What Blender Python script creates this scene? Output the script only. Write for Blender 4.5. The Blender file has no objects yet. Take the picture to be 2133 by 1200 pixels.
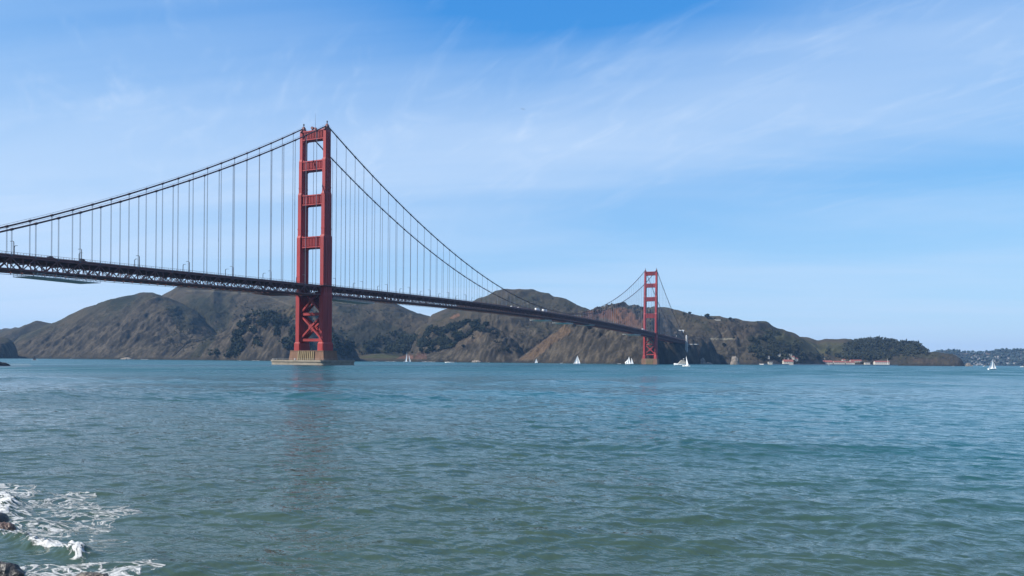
import bpy, bmesh, math, random
import numpy as np
from mathutils import Vector, Matrix
R = math.radians
random.seed(7)
rng = np.random.default_rng(11)
scene = bpy.context.scene
COL = scene.collection

# ------------------------------------------------------------------ camera, sky, sun, exposure
CX, CY, CZ = 486.18, -623.04, 5.345          # on the south-east shore; bridge axis is +Y, south tower at the origin
YAW, ROLL, F, SV = R(24.09), R(-0.4837), 1674.45, 151.9
cam_data = bpy.data.cameras.new('camera')
cam = bpy.data.objects.new('camera', cam_data)
COL.objects.link(cam)
cam.matrix_world = Matrix.Translation((CX, CY, CZ)) @ Matrix.Rotation(YAW, 4, 'Z') @ Matrix.Rotation(R(90), 4, 'X') @ Matrix.Rotation(-ROLL, 4, 'Z')
cam_data.sensor_width = 36
cam_data.lens = F / 2133 * 36
cam_data.shift_y = SV / 2133
cam_data.clip_start = 0.5
cam_data.clip_end = 60000
scene.camera = cam

SUN_EL, SUN_AZ = R(43), R(40)                # azimuth: from the south towards the west
world = bpy.data.worlds.new('World')
scene.world = world
world.use_nodes = True

def build_world():
    nt = world.node_tree
    nt.nodes.clear()
    N = nt.nodes.new
    L = nt.links.new
    out = N('ShaderNodeOutputWorld'); bg = N('ShaderNodeBackground')
    bg.inputs['Strength'].default_value = 0.066
    sky = N('ShaderNodeTexSky'); sky.sky_type = 'NISHITA'; sky.sun_disc = False
    sky.sun_elevation = SUN_EL; sky.sun_rotation = R(180) + SUN_AZ
    sky.air_density = 1.0; sky.dust_density = 0.2; sky.ozone_density = 6.0
    def mth(op, a, b=None, c=None):
        n = N('ShaderNodeMath'); n.operation = op
        for i, x in enumerate((a, b, c)):
            if x is None: continue
            if isinstance(x, (int, float)): n.inputs[i].default_value = x
            else: L(x, n.inputs[i])
        return n.outputs[0]
    # the clear sky, graded to the clean saturated blue of this day
    sp = N('ShaderNodeSeparateColor'); L(sky.outputs[0], sp.inputs[0])
    cb = N('ShaderNodeCombineColor')
    for i, (k, g) in enumerate(((0.66, 1.12), (2.05, 0.66), (5.0, 0.335))):
        L(mth('MULTIPLY', mth('POWER', sp.outputs[i], g), k), cb.inputs[i])
    # thin cirrus: positions are directions of the world (s to the right of the bridge's heading, z up)
    tc = N('ShaderNodeTexCoord'); sep = N('ShaderNodeSeparateXYZ'); L(tc.outputs['Generated'], sep.inputs[0])
    dot = N('ShaderNodeVectorMath'); dot.operation = 'DOT_PRODUCT'; L(tc.outputs['Generated'], dot.inputs[0]); dot.inputs[1].default_value = (math.cos(YAW), math.sin(YAW), 0)
    S, Zd = dot.outputs['Value'], sep.outputs['Z']
    za = mth('ADD', mth('MAXIMUM', Zd, 0.0), 0.10)
    comb = N('ShaderNodeCombineXYZ')
    for ax in 'XY': L(mth('DIVIDE', sep.outputs[ax], za), comb.inputs[ax])
    def cloud(rot, scale, sx, sy, detail, dist, lo, hi, off=(0, 0, 0), rough=0.55):
        m0 = N('ShaderNodeMapping'); m0.inputs['Rotation'].default_value = (0, 0, -YAW + R(rot)); m0.inputs['Location'].default_value = off; L(comb.outputs[0], m0.inputs['Vector'])
        m = N('ShaderNodeMapping'); m.inputs['Scale'].default_value = (sx, sy, 1)
        L(m0.outputs[0], m.inputs['Vector'])
        t = N('ShaderNodeTexNoise'); t.inputs['Scale'].default_value = scale; t.inputs['Detail'].default_value = detail; t.inputs['Distortion'].default_value = dist; t.inputs['Roughness'].default_value = rough
        L(m.outputs[0], t.inputs['Vector'])
        r = N('ShaderNodeMapRange'); r.interpolation_type = 'SMOOTHSTEP'; r.inputs['From Min'].default_value = lo; r.inputs['From Max'].default_value = hi
        L(t.outputs['Fac'], r.inputs['Value'])
        return r.outputs[0]
    def gap(s0, z0, ws, wz, tilt):
        ds = mth('SUBTRACT', S, s0)
        dz = mth('SUBTRACT', mth('SUBTRACT', Zd, z0), mth('MULTIPLY', ds, tilt))
        q = mth('ADD', mth('POWER', mth('ABSOLUTE', mth('DIVIDE', ds, ws)), 2.0), mth('POWER', mth('ABSOLUTE', mth('DIVIDE', dz, wz)), 2.0))
        return mth('POWER', 2.718, mth('MULTIPLY', q, -1.0))
    soft = cloud(8, 0.8, 0.4, 1.4, 4, 0.5, 0.25, 0.75, (1.7, 0.4, 0))
    streak = cloud(52, 2.2, 0.55, 1.5, 8, 1.0, 0.48, 0.85, (3.1, 1.2, 0), 0.62)
    wisp = cloud(66, 4.5, 0.5, 1.6, 8, 0.9, 0.50, 0.85, (0.3, 5.2, 0), 0.6)
    c = mth('ADD', mth('MULTIPLY', soft, 0.30), 0.21)
    c = mth('SUBTRACT', c, mth('MULTIPLY', gap(0.08, 0.43, 0.26, 0.115, 0.10), 0.46))
    c = mth('SUBTRACT', c, mth('MULTIPLY', gap(-0.50, 0.42, 0.30, 0.13, 0.0), 0.10))
    c = mth('SUBTRACT', c, mth('MULTIPLY', gap(0.42, 0.205, 0.40, 0.040, 0.08), 0.09))
    c = mth('SUBTRACT', c, mth('MULTIPLY', gap(0.3, 0.03, 0.9, 0.09, 0.0), -0.28))
    c = mth('ADD', c, mth('MULTIPLY', gap(-0.55, 0.10, 0.40, 0.12, 0.0), 0.38))
    c = mth('ADD', c, mth('MULTIPLY', gap(0.06, 0.265, 0.50, 0.065, 0.10), 0.42))
    hi_ = mth('MINIMUM', mth('MULTIPLY', mth('MAXIMUM', mth('SUBTRACT', Zd, 0.12), 0.0), 6.0), 1.0)
    c = mth('ADD', c, mth('MULTIPLY', mth('MULTIPLY', streak, 0.30), hi_))
    c = mth('ADD', c, mth('MULTIPLY', mth('MULTIPLY', wisp, 0.22), hi_))
    c = mth('MINIMUM', mth('MAXIMUM', c, 0.0), 0.95)
    mix = N('ShaderNodeMix'); mix.data_type = 'RGBA'
    L(c, mix.inputs['Factor']); L(cb.outputs[0], mix.inputs['A'])
    mix.inputs['B'].default_value = (6.3, 7.9, 10.2, 1)
    L(mix.outputs['Result'], bg.inputs['Color']); L(bg.outputs[0], out.inputs[0])
build_world()

sun_d = bpy.data.lights.new('sun', 'SUN')
sun_d.energy = 5.0
sun_d.angle = R(0.5)
sun_d.color = (1.0, 0.95, 0.87)
sun = bpy.data.objects.new('sun', sun_d)
COL.objects.link(sun)
SUNV = Vector((-math.sin(SUN_AZ) * math.cos(SUN_EL), -math.cos(SUN_AZ) * math.cos(SUN_EL), math.sin(SUN_EL)))
sun.rotation_euler = SUNV.to_track_quat('Z', 'Y').to_euler()
sun.location = (0, -600, 900)
vs = scene.view_settings
vs.view_transform = 'Standard'; vs.look = 'None'; vs.exposure = 0.6; vs.gamma = 1.0; vs.use_curve_mapping = False
scene.cycles.use_denoising = True
scene.cycles.max_bounces = 6
scene.cycles.volume_bounces = 0

# ------------------------------------------------------------------ frame of the view: used to lay out the far shore at real distances
FW = np.array([-math.sin(YAW), math.cos(YAW), 0.0]); RT = np.array([math.cos(YAW), math.sin(YAW), 0.0])
CAM = np.array([CX, CY, CZ])
def ab(u, v):
    a, b = np.asarray(u, float) - 1066.5, 600 + SV - np.asarray(v, float)
    c, s = math.cos(ROLL), math.sin(ROLL)
    return (c * a + s * b) / F, (-s * a + c * b) / F
def at(u, v, D):
    a, b = ab(u, v)
    return Vector(CAM + D * (FW + a * RT + b * np.array([0, 0, 1.0])))
def on_water(u, v):
    a, b = ab(u, v)
    D = -CZ / b
    return at(u, v, D)
def uv_of(x, y, z):
    dx, dy, dz = x - CX, y - CY, z - CZ
    Z = dx * FW[0] + dy * FW[1]
    a = (dx * RT[0] + dy * RT[1]) / Z * F; b = dz / Z * F
    c, s = math.cos(ROLL), math.sin(ROLL)
    return 1066.5 + c * a - s * b, 600 + SV - (s * a + c * b), Z

# ------------------------------------------------------------------ noise
_P = np.random.default_rng(3).permutation(4096)
_G = np.random.default_rng(5).uniform(0, 2 * np.pi, 4096)
def pnoise(x, y):
    xi, yi = np.floor(x).astype(np.int64), np.floor(y).astype(np.int64)
    fx, fy = x - xi, y - yi
    def g(ix, iy, dx, dy):
        h = _G[(_P[(ix + _P[iy & 4095]) & 4095])]
        return np.cos(h) * dx + np.sin(h) * dy
    u, v = fx**3 * (fx * (fx * 6 - 15) + 10), fy**3 * (fy * (fy * 6 - 15) + 10)
    n0 = g(xi, yi, fx, fy) * (1 - u) + g(xi + 1, yi, fx - 1, fy) * u
    n1 = g(xi, yi + 1, fx, fy - 1) * (1 - u) + g(xi + 1, yi + 1, fx - 1, fy - 1) * u
    return (n0 * (1 - v) + n1 * v) * 1.5
def fbm(x, y, o=5, gain=0.5):
    s = 0; a = 1.0; t = 0
    for i in range(o):
        s = s + a * pnoise(x * 2**i + 17.3 * i, y * 2**i + 5.1 * i); t += a; a *= gain
    return s / t
def ridged(x, y, o=4, gain=0.5):
    s = 0; a = 1.0; t = 0
    for i in range(o):
        s = s + a * (1 - 2 * np.abs(pnoise(x * 2**i + 31.7 * i, y * 2**i + 9.2 * i))); t += a; a *= gain
    return s / t
def sstep(a, b, x):
    t = np.clip((x - a) / (b - a), 0, 1); return t * t * (3 - 2 * t)

# ------------------------------------------------------------------ materials
def mat(name, col, rough=0.6, metal=0.0, var=0.25, vscale=0.3, bump=0.0, bscale=2.0, stretch=(1, 1, 1), spec=0.4, col2=None, coord='Object'):
    m = bpy.data.materials.new(name); m.use_nodes = True
    nt = m.node_tree; N = nt.nodes.new; L = nt.links.new
    b = nt.nodes['Principled BSDF']
    b.inputs['Roughness'].default_value = rough; b.inputs['Metallic'].default_value = metal; b.inputs['Specular IOR Level'].default_value = spec
    tc = N('ShaderNodeTexCoord'); mp = N('ShaderNodeMapping'); mp.inputs['Scale'].default_value = stretch
    L(tc.outputs[coord], mp.inputs['Vector'])
    t = N('ShaderNodeTexNoise'); t.inputs['Scale'].default_value = vscale; t.inputs['Detail'].default_value = 6; t.inputs['Roughness'].default_value = 0.6
    L(mp.outputs[0], t.inputs['Vector'])
    r = N('ShaderNodeMapRange'); r.inputs['From Min'].default_value = 0.3; r.inputs['From Max'].default_value = 0.7
    L(t.outputs['Fac'], r.inputs['Value'])
    mx = N('ShaderNodeMix'); mx.data_type = 'RGBA'; L(r.outputs[0], mx.inputs['Factor'])
    c2 = col2 or tuple(c * (1 - var) for c in col)
    c1 = tuple(min(1, c * (1 + var * 0.5)) for c in col)
    mx.inputs['A'].default_value = (*c2, 1); mx.inputs['B'].default_value = (*c1, 1)
    L(mx.outputs['Result'], b.inputs['Base Color'])
    if bump:
        t2 = N('ShaderNodeTexNoise'); t2.inputs['Scale'].default_value = bscale; t2.inputs['Detail'].default_value = 8
        L(mp.outputs[0], t2.inputs['Vector'])
        bp = N('ShaderNodeBump'); bp.inputs['Strength'].default_value = 1.0; bp.inputs['Distance'].default_value = bump
        L(t2.outputs['Fac'], bp.inputs['Height']); L(bp.outputs[0], b.inputs['Normal'])
    return m

M = {}
M['orange'] = mat('orange_paint', (0.268, 0.024, 0.024), 0.65, var=0.35, vscale=0.12, stretch=(1, 1, 0.25))
M['truss'] = mat('shade_darkened_truss_paint', (0.14, 0.046, 0.044), 0.6, var=0.3, vscale=0.2)  # bridge orange taken down to dark red-brown: the deck's shade put into the colour
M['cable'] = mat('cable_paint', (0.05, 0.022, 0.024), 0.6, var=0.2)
M['rope'] = mat('suspender_rope', (0.09, 0.11, 0.15), 0.6, var=0.1)
M['road'] = mat('asphalt', (0.05, 0.05, 0.052), 0.9)
M['steel'] = mat('grey_steel', (0.10, 0.10, 0.11), 0.5, 0.2)
M['lamp'] = mat('lamp_steel', (0.045, 0.045, 0.05), 0.6)
M['scaffold'] = mat('scaffold_grey', (0.40, 0.40, 0.39), 0.7)
M['tarp'] = mat('white_tarp', (0.75, 0.75, 0.74), 0.8, var=0.1)
M['concrete'] = mat('pier_concrete', (0.165, 0.092, 0.060), 0.85, var=0.3, vscale=0.25, stretch=(1, 1, 0.4), bump=0.05)
M['flute'] = mat('stained_concrete', (0.22, 0.17, 0.095), 0.85, var=0.5, vscale=0.5, stretch=(1.5, 1.5, 0.1), bump=0.05)
M['fender'] = mat('fender_concrete', (0.25, 0.215, 0.17), 0.85, var=0.35, vscale=0.2, stretch=(1, 1, 2), bump=0.05)
M['greyconc'] = mat('grey_concrete', (0.36, 0.36, 0.36), 0.85, var=0.25)
M['white'] = mat('white_paint', (0.8, 0.8, 0.79), 0.4, var=0.05)
M['cream'] = mat('cream_wall', (0.42, 0.39, 0.33), 0.7, var=0.08)
M['sail'] = mat('white_sailcloth', (0.80, 0.80, 0.79), 0.7, var=0.06)
M['darksail'] = mat('dark_sailcloth', (0.05, 0.05, 0.06), 0.7, var=0.1)
M['glass'] = mat('dark_glass', (0.02, 0.03, 0.04), 0.1, var=0.1)
M['redroof'] = mat('red_roof', (0.20, 0.065, 0.05), 0.8, var=0.25, vscale=0.4)
M['greyroof'] = mat('grey_roof', (0.16, 0.15, 0.15), 0.8, var=0.2)
M['townwall'] = mat('town_wall', (0.34, 0.33, 0.31), 0.8, var=0.5, vscale=0.02)
M['tyre'] = mat('tyre_rubber', (0.02, 0.02, 0.02), 0.9)
M['darkcar'] = mat('dark_car_paint', (0.03, 0.03, 0.035), 0.3)
M['leaf'] = mat('dark_foliage', (0.024, 0.029, 0.018), 0.9, var=0.8, vscale=0.035, bump=0.4, bscale=0.6, spec=0.1)
M['leaf2'] = mat('grey_green_foliage', (0.030, 0.034, 0.023), 0.9, var=0.7, vscale=0.035, bump=0.4, bscale=0.6, spec=0.1)
M['farleaf'] = mat('haze_tinted_foliage', (0.040, 0.055, 0.050), 0.9, var=0.5, vscale=0.02, spec=0.1)  # lighter and bluer than the near leaves: distance haze put into the colour
M['bark'] = mat('bark', (0.08, 0.06, 0.045), 0.9)
M['brownrock'] = mat('brown_wet_rock', (0.12, 0.075, 0.058), 0.45, var=0.85, vscale=9.0, bump=0.05, bscale=9)
M['darkrock'] = mat('dark_wet_rock', (0.035, 0.032, 0.03), 0.4, var=0.6, vscale=4.0, bump=0.05, bscale=9)
M['speckrock'] = mat('speckled_wet_rock', (0.13, 0.11, 0.085), 0.5, vscale=14.0, col2=(0.014, 0.012, 0.010), bump=0.05, bscale=11)
M['cliffrock'] = mat('pale_cliff_rock', (0.20, 0.17, 0.14), 0.9, var=0.7, vscale=0.15, bump=1.0, bscale=0.3)
M['gull'] = mat('gull_feathers', (0.12, 0.12, 0.13), 0.8)
M['shore'] = mat('shore_stone', (0.16, 0.14, 0.12), 0.9, var=0.5, vscale=1.0, bump=0.05, bscale=3)
M['surf'] = mat('surf_foam', (0.42, 0.43, 0.43), 0.8, var=0.3, vscale=0.2)

# ------------------------------------------------------------------ mesh building
class MB:
    def __init__(s): s.v = []; s.f = []
    def add(s, vs, fs):
        o = len(s.v); s.v += [tuple(p) for p in vs]; s.f += [tuple(i + o for i in f) for f in fs]
    def box(s, x0, x1, y0, y1, z0, z1):
        s.add([(x0, y0, z0), (x1, y0, z0), (x1, y1, z0), (x0, y1, z0), (x0, y0, z1), (x1, y0, z1), (x1, y1, z1), (x0, y1, z1)],
              [(3, 2, 1, 0), (4, 5, 6, 7), (0, 1, 5, 4), (1, 2, 6, 5), (2, 3, 7, 6), (3, 0, 4, 7)])
    def beam(s, p, q, w, h=None, up=(0, 0, 1)):
        h = h or w
        p, q = Vector(p), Vector(q); d = (q - p).normalized(); u = Vector(up)
        if abs(d.dot(u)) > 0.97: u = Vector((0, 1, 0)) if abs(d.y) < 0.9 else Vector((1, 0, 0))
        sx = d.cross(u).normalized() * (w / 2); sy = sx.cross(d).normalized() * (h / 2)
        vs = [p - sx - sy, p + sx - sy, p + sx + sy, p - sx + sy, q - sx - sy, q + sx - sy, q + sx + sy, q - sx + sy]
        s.add(vs, [(3, 2, 1, 0), (4, 5, 6, 7), (0, 1, 5, 4), (1, 2, 6, 5), (2, 3, 7, 6), (3, 0, 4, 7)])
    def tube(s, pts, r, n=8, rs=None, cap=True):
        pts = [Vector(p) for p in pts]; o = len(s.v)
        for i, p in enumerate(pts):
            d = (pts[min(i + 1, len(pts) - 1)] - pts[max(i - 1, 0)]).normalized()
            u = Vector((0, 0, 1)) if abs(d.z) < 0.95 else Vector((1, 0, 0))
            a = d.cross(u).normalized(); b = a.cross(d)
            rr = rs[i] if rs else r
            for k in range(n):
                t = 2 * math.pi * k / n
                s.v.append(tuple(p + a * (rr * math.cos(t)) + b * (rr * math.sin(t))))
        for i in range(len(pts) - 1):
            for k in range(n):
                k2 = (k + 1) % n
                s.f.append((o + i * n + k, o + i * n + k2, o + (i + 1) * n + k2, o + (i + 1) * n + k))
        if cap:
            s.f.append(tuple(o + k for k in range(n))[::-1]); e = o + (len(pts) - 1) * n; s.f.append(tuple(e + k for k in range(n)))
    def loft(s, rings, cap=True):
        o = len(s.v); n = len(rings[0])
        for r in rings: s.v += [tuple(p) for p in r]
        for i in range(len(rings) - 1):
            for k in range(n):
                k2 = (k + 1) % n
                s.f.append((o + i * n + k, o + i * n + k2, o + (i + 1) * n + k2, o + (i + 1) * n + k))
        if cap:
            s.f.append(tuple(range(o, o + n))[::-1]); e = o + (len(rings) - 1) * n; s.f.append(tuple(range(e, e + n)))
    def prism(s, outline, axis, c0, c1):
        """outline: list of 2-D points; extruded along axis 'x' or 'y'"""
        def P(a, b, c): return (c, a, b) if axis == 'x' else (a, c, b)
        s.loft([[P(a, b, c0) for a, b in outline], [P(a, b, c1) for a, b in outline]])
    def mesh(s, name):
        me = bpy.data.meshes.new(name); me.from_pydata(s.v, [], s.f); me.update()
        bm = bmesh.new(); bm.from_mesh(me); bmesh.ops.recalc_face_normals(bm, faces=bm.faces); bm.to_mesh(me); bm.free()
        return me
    def build(s, name, m, parent=None, smooth=False):
        me = s.mesh(name)
        for mm in (m if isinstance(m, (list, tuple)) else [m]): me.materials.append(mm)
        if smooth: me.shade_smooth()
        o = bpy.data.objects.new(name, me); COL.objects.link(o)
        if parent: o.parent = parent
        return o
def tag(o, label=None, cat=None, group=None, kind=None):
    if label: o['label'] = label
    if cat: o['category'] = cat
    if group: o['group'] = group
    if kind: o['kind'] = kind
    return o
def empty(name, loc=(0, 0, 0), rz=0, parent=None):
    o = bpy.data.objects.new(name, None); COL.objects.link(o); o.location = loc; o.rotation_euler = (0, 0, rz); o.empty_display_size = 0.5
    if parent: o.parent = parent
    return o
def copy_tree(o, parent=None):
    c = o.copy(); COL.objects.link(c); c.parent = parent
    for ch in list(o.children): copy_tree(ch, c)
    return c
def grid_mesh(name, X, Y, Z, m, smooth=True):
    nr, nc = X.shape
    me = bpy.data.meshes.new(name)
    co = np.stack([X, Y, Z], -1).reshape(-1, 3).astype(np.float32)
    i = np.arange(nr * nc).reshape(nr, nc)
    q = np.stack([i[:-1, :-1], i[:-1, 1:], i[1:, 1:], i[1:, :-1]], -1).reshape(-1, 4).astype(np.int32)
    me.vertices.add(len(co)); me.vertices.foreach_set('co', co.ravel())
    me.loops.add(q.size); me.loops.foreach_set('vertex_index', q.ravel())
    me.polygons.add(len(q)); me.polygons.foreach_set('loop_start', np.arange(0, q.size, 4, dtype=np.int32))
    me.polygons.foreach_set('use_smooth', np.full(len(q), smooth, dtype=bool))
    me.update(calc_edges=True); me.validate()
    me.materials.append(m)
    o = bpy.data.objects.new(name, me); COL.objects.link(o)
    return o
def attr(o, name, arr):
    a = o.data.attributes.new(name, 'FLOAT', 'POINT'); a.data.foreach_set('value', arr.ravel().astype(np.float32))
def attr_col(o, name, arr):
    a = o.data.attributes.new(name, 'FLOAT_COLOR', 'POINT')
    c = np.ones((arr.shape[0] * arr.shape[1], 4), np.float32); c[:, :3] = arr.reshape(-1, 3); a.data.foreach_set('color', c.ravel())

# ================================================================== THE SETTING: hills
# every ridge: (profile, roughness of its rock, [(u, v of its crest line, distance of crest, distance of foot), ...])
RIDGES = {
 'far_left':  ('hill', 0.3, [(-410, 760, 4500, 4100), (-250, 705, 4500, 4100), (-100, 688, 4500, 4100), (0, 687, 4500, 4100), (40, 685, 4500, 4100), (80, 692, 4500, 4100), (120, 705, 4500, 4100), (160, 750, 4500, 4100)]),
 'left_back': ('hill', 0.5, [(-390, 760, 3500, 3050), (-220, 706, 3500, 3000), (-100, 700, 3500, 3000), (0, 695, 3500, 3000), (40, 689, 3500, 3000), (75, 680, 3450, 2950), (110, 675, 3400, 2950), (150, 680, 3400, 2900), (220, 715, 3300, 2900), (260, 750, 3300, 2900)]),
 'left_cliff':('cliff', 1.0, [(-330, 765, 2600, 2350), (-260, 712, 2600, 2250), (-150, 692, 2550, 2200), (-40, 700, 2500, 2230), (0, 703, 2480, 2280), (18, 705, 2480, 2330), (30, 716, 2480, 2400), (38, 735, 2480, 2450), (42, 760, 2480, 2470)]),
 'left_hill': ('hill', 1.0, [(5, 770, 2800, 2560), (24, 720, 2850, 2560), (40, 706, 2880, 2560), (70, 693, 2900, 2540), (115, 675, 2900, 2520), (180, 645, 2900, 2490), (230, 629, 2900, 2470), (290, 615, 2900, 2450), (318, 613, 2900, 2440), (345, 621, 2900, 2440), (400, 648, 2900, 2440), (450, 690, 2850, 2440), (510, 760, 2800, 2440)]),
 'main_hill': ('hill', 0.55, [(200, 740, 3200, 2700), (260, 680, 3250, 2650), (310, 640, 3300, 2600), (340, 620, 3300, 2580), (370, 605, 3300, 2560), (400, 599, 3300, 2540), (440, 600, 3300, 2530), (500, 603, 3300, 2530), (540, 609, 3300, 2530), (570, 616, 3300, 2530), (600, 622, 3250, 2540), (640, 617, 3250, 2550), (690, 615, 3250, 2600), (740, 622, 3250, 2640), (800, 629, 3250, 2680), (830, 640, 3250, 2680), (870, 654, 3250, 2680), (900, 664, 3250, 2650), (940, 700, 3250, 2650), (980, 760, 3250, 2650)]),
 'tree_spur': ('cliff', 1.25, [(335, 765, 2450, 2300), (361, 746, 2450, 2300), (387, 724, 2450, 2290), (430, 710, 2460, 2270), (470, 698, 2470, 2260), (498, 679, 2480, 2250), (530, 668, 2500, 2240), (562, 662, 2500, 2230), (590, 656, 2510, 2230), (620, 647, 2520, 2240), (655, 660, 2500, 2260), (695, 695, 2480, 2300), (715, 709, 2480, 2340), (740, 730, 2480, 2400), (756, 760, 2480, 2430)]),
 'cove':      ('hill', 0.2, [(690, 765, 2700, 2500), (730, 744, 2700, 2500), (780, 737, 2700, 2500), (820, 737, 2700, 2490), (850, 742, 2650, 2480), (880, 765, 2600, 2480)]),
 'tan_spur':  ('hill', 0.8, [(845, 765, 2720, 2520), (858, 708, 2740, 2500), (868, 689, 2750, 2480), (900, 675, 2760, 2450), (940, 661, 2780, 2430), (985, 646, 2800, 2410), (1040, 640, 2820, 2400), (1100, 648, 2820, 2390), (1150, 660, 2800, 2380), (1190, 678, 2760, 2370), (1230, 720, 2700, 2360), (1250, 765, 2700, 2360)]),
 'mid_hill':  ('hill', 0.55, [(850, 760, 3150, 2700), (880, 690, 3180, 2680), (898, 658, 3200, 2660), (945, 643, 3200, 2650), (985, 634, 3200, 2640), (1010, 625, 3200, 2640), (1040, 612, 3200, 2640), (1085, 605, 3200, 2640), (1112, 608, 3200, 2640), (1140, 617, 3200, 2640), (1152, 623, 3180, 2640), (1165, 623, 3150, 2640), (1190, 635, 3130, 2640), (1215, 647, 3100, 2640), (1250, 662, 3100, 2640), (1310, 760, 3100, 2640)]),
 'rock_ridge':('cliff', 1.3, [(835, 770, 2480, 2390), (850, 743, 2480, 2390), (880, 739, 2490, 2380), (905, 736, 2500, 2370), (940, 728, 2520, 2360), (960, 713, 2540, 2350), (990, 697, 2560, 2340), (1015, 685, 2570, 2330), (1045, 694, 2560, 2330), (1075, 716, 2540, 2330), (1095, 745, 2520, 2330), (1105, 770, 2500, 2330)]),
 'lime_cliff':('cliff', 1.2, [(1050, 770, 2380, 2280), (1085, 745, 2400, 2250), (1130, 713, 2430, 2200), (1180, 677, 2460, 2130), (1215, 655, 2480, 2090), (1260, 646, 2480, 2045), (1300, 640, 2480, 2015), (1335, 650, 2470, 2000), (1360, 660, 2460, 2015), (1380, 670, 2450, 2080), (1405, 690, 2440, 2150), (1432, 703, 2440, 2195), (1460, 706, 2470, 2290), (1482, 716, 2480, 2350), (1496, 740, 2480, 2400), (1506, 770, 2480, 2420)]),
 'north_hill':('hill', 0.7, [(1220, 760, 2900, 2500), (1260, 690, 2920, 2480), (1290, 652, 2950, 2470), (1340, 648, 2950, 2460), (1380, 645, 2950, 2450), (1400, 651, 2950, 2450), (1430, 655, 2930, 2440), (1460, 662, 2900, 2440), (1500, 667, 2880, 2430), (1520, 669, 2870, 2430), (1560, 671, 2860, 2440), (1580, 673, 2860, 2450), (1600, 682, 2870, 2470), (1620, 692, 2880, 2500), (1650, 702, 2900, 2560), (1672, 710, 2900, 2620), (1700, 728, 2900, 2700), (1730, 765, 2900, 2780)]),
 'green_hill':('hill', 0.35, [(1560, 770, 3250, 2800), (1600, 722, 3280, 2800), (1650, 707, 3300, 2800), (1690, 710, 3300, 2800), (1702, 714, 3300, 2800), (1722, 711, 3300, 2800), (1762, 711, 3300, 2800), (1800, 716, 3300, 2800), (1840, 730, 3300, 2810), (1870, 770, 3300, 2820)]),
 'wood_hill': ('hill', 0.3, [(1735, 770, 3250, 2950), (1750, 735, 3250, 2950), (1767, 721, 3250, 2950), (1790, 712, 3250, 2950), (1820, 709, 3250, 2950), (1850, 712, 3250, 2950), (1880, 718, 3250, 2950), (1902, 719, 3250, 2950), (1920, 727, 3240, 2960), (1934, 738, 3230, 2970), (1944, 770, 3230, 2980)]),
 'point':     ('cliff', 0.8, [(1770, 772, 3000, 2800), (1800, 756, 3000, 2800), (1830, 748, 3000, 2800), (1855, 741, 3000, 2790), (1885, 737, 3000, 2790), (1920, 735, 3000, 2790), (1960, 737, 2990, 2790), (1985, 740, 2980, 2800), (2000, 746, 2970, 2820), (2008, 756, 2960, 2850), (2014, 775, 2950, 2880)]),
}
FAR = {'far_shore': ('hill', 0.5, [(1860, 790, 6500, 5700), (1900, 752, 6500, 5700), (1940, 739, 6500, 5700), (1960, 733, 6500, 5700), (1975, 730, 6500, 5700), (1992, 732, 6500, 5700), (2010, 736, 6600, 5700), (2040, 736, 6600, 5700), (2068, 735, 6600, 5700), (2082, 731, 6500, 5650), (2112, 730, 6500, 5600), (2140, 727, 6500, 5600), (2300, 712, 6500, 5500), (2500, 720, 6500, 5500), (2700, 745, 6500, 5500)])}
def smooth1(a, n):
    if n < 2: return a
    k = np.hanning(n + 2)[1:-1]; k /= k.sum()
    return np.convolve(np.pad(a, (n // 2, n - 1 - n // 2), mode='edge'), k, 'valid')
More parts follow.
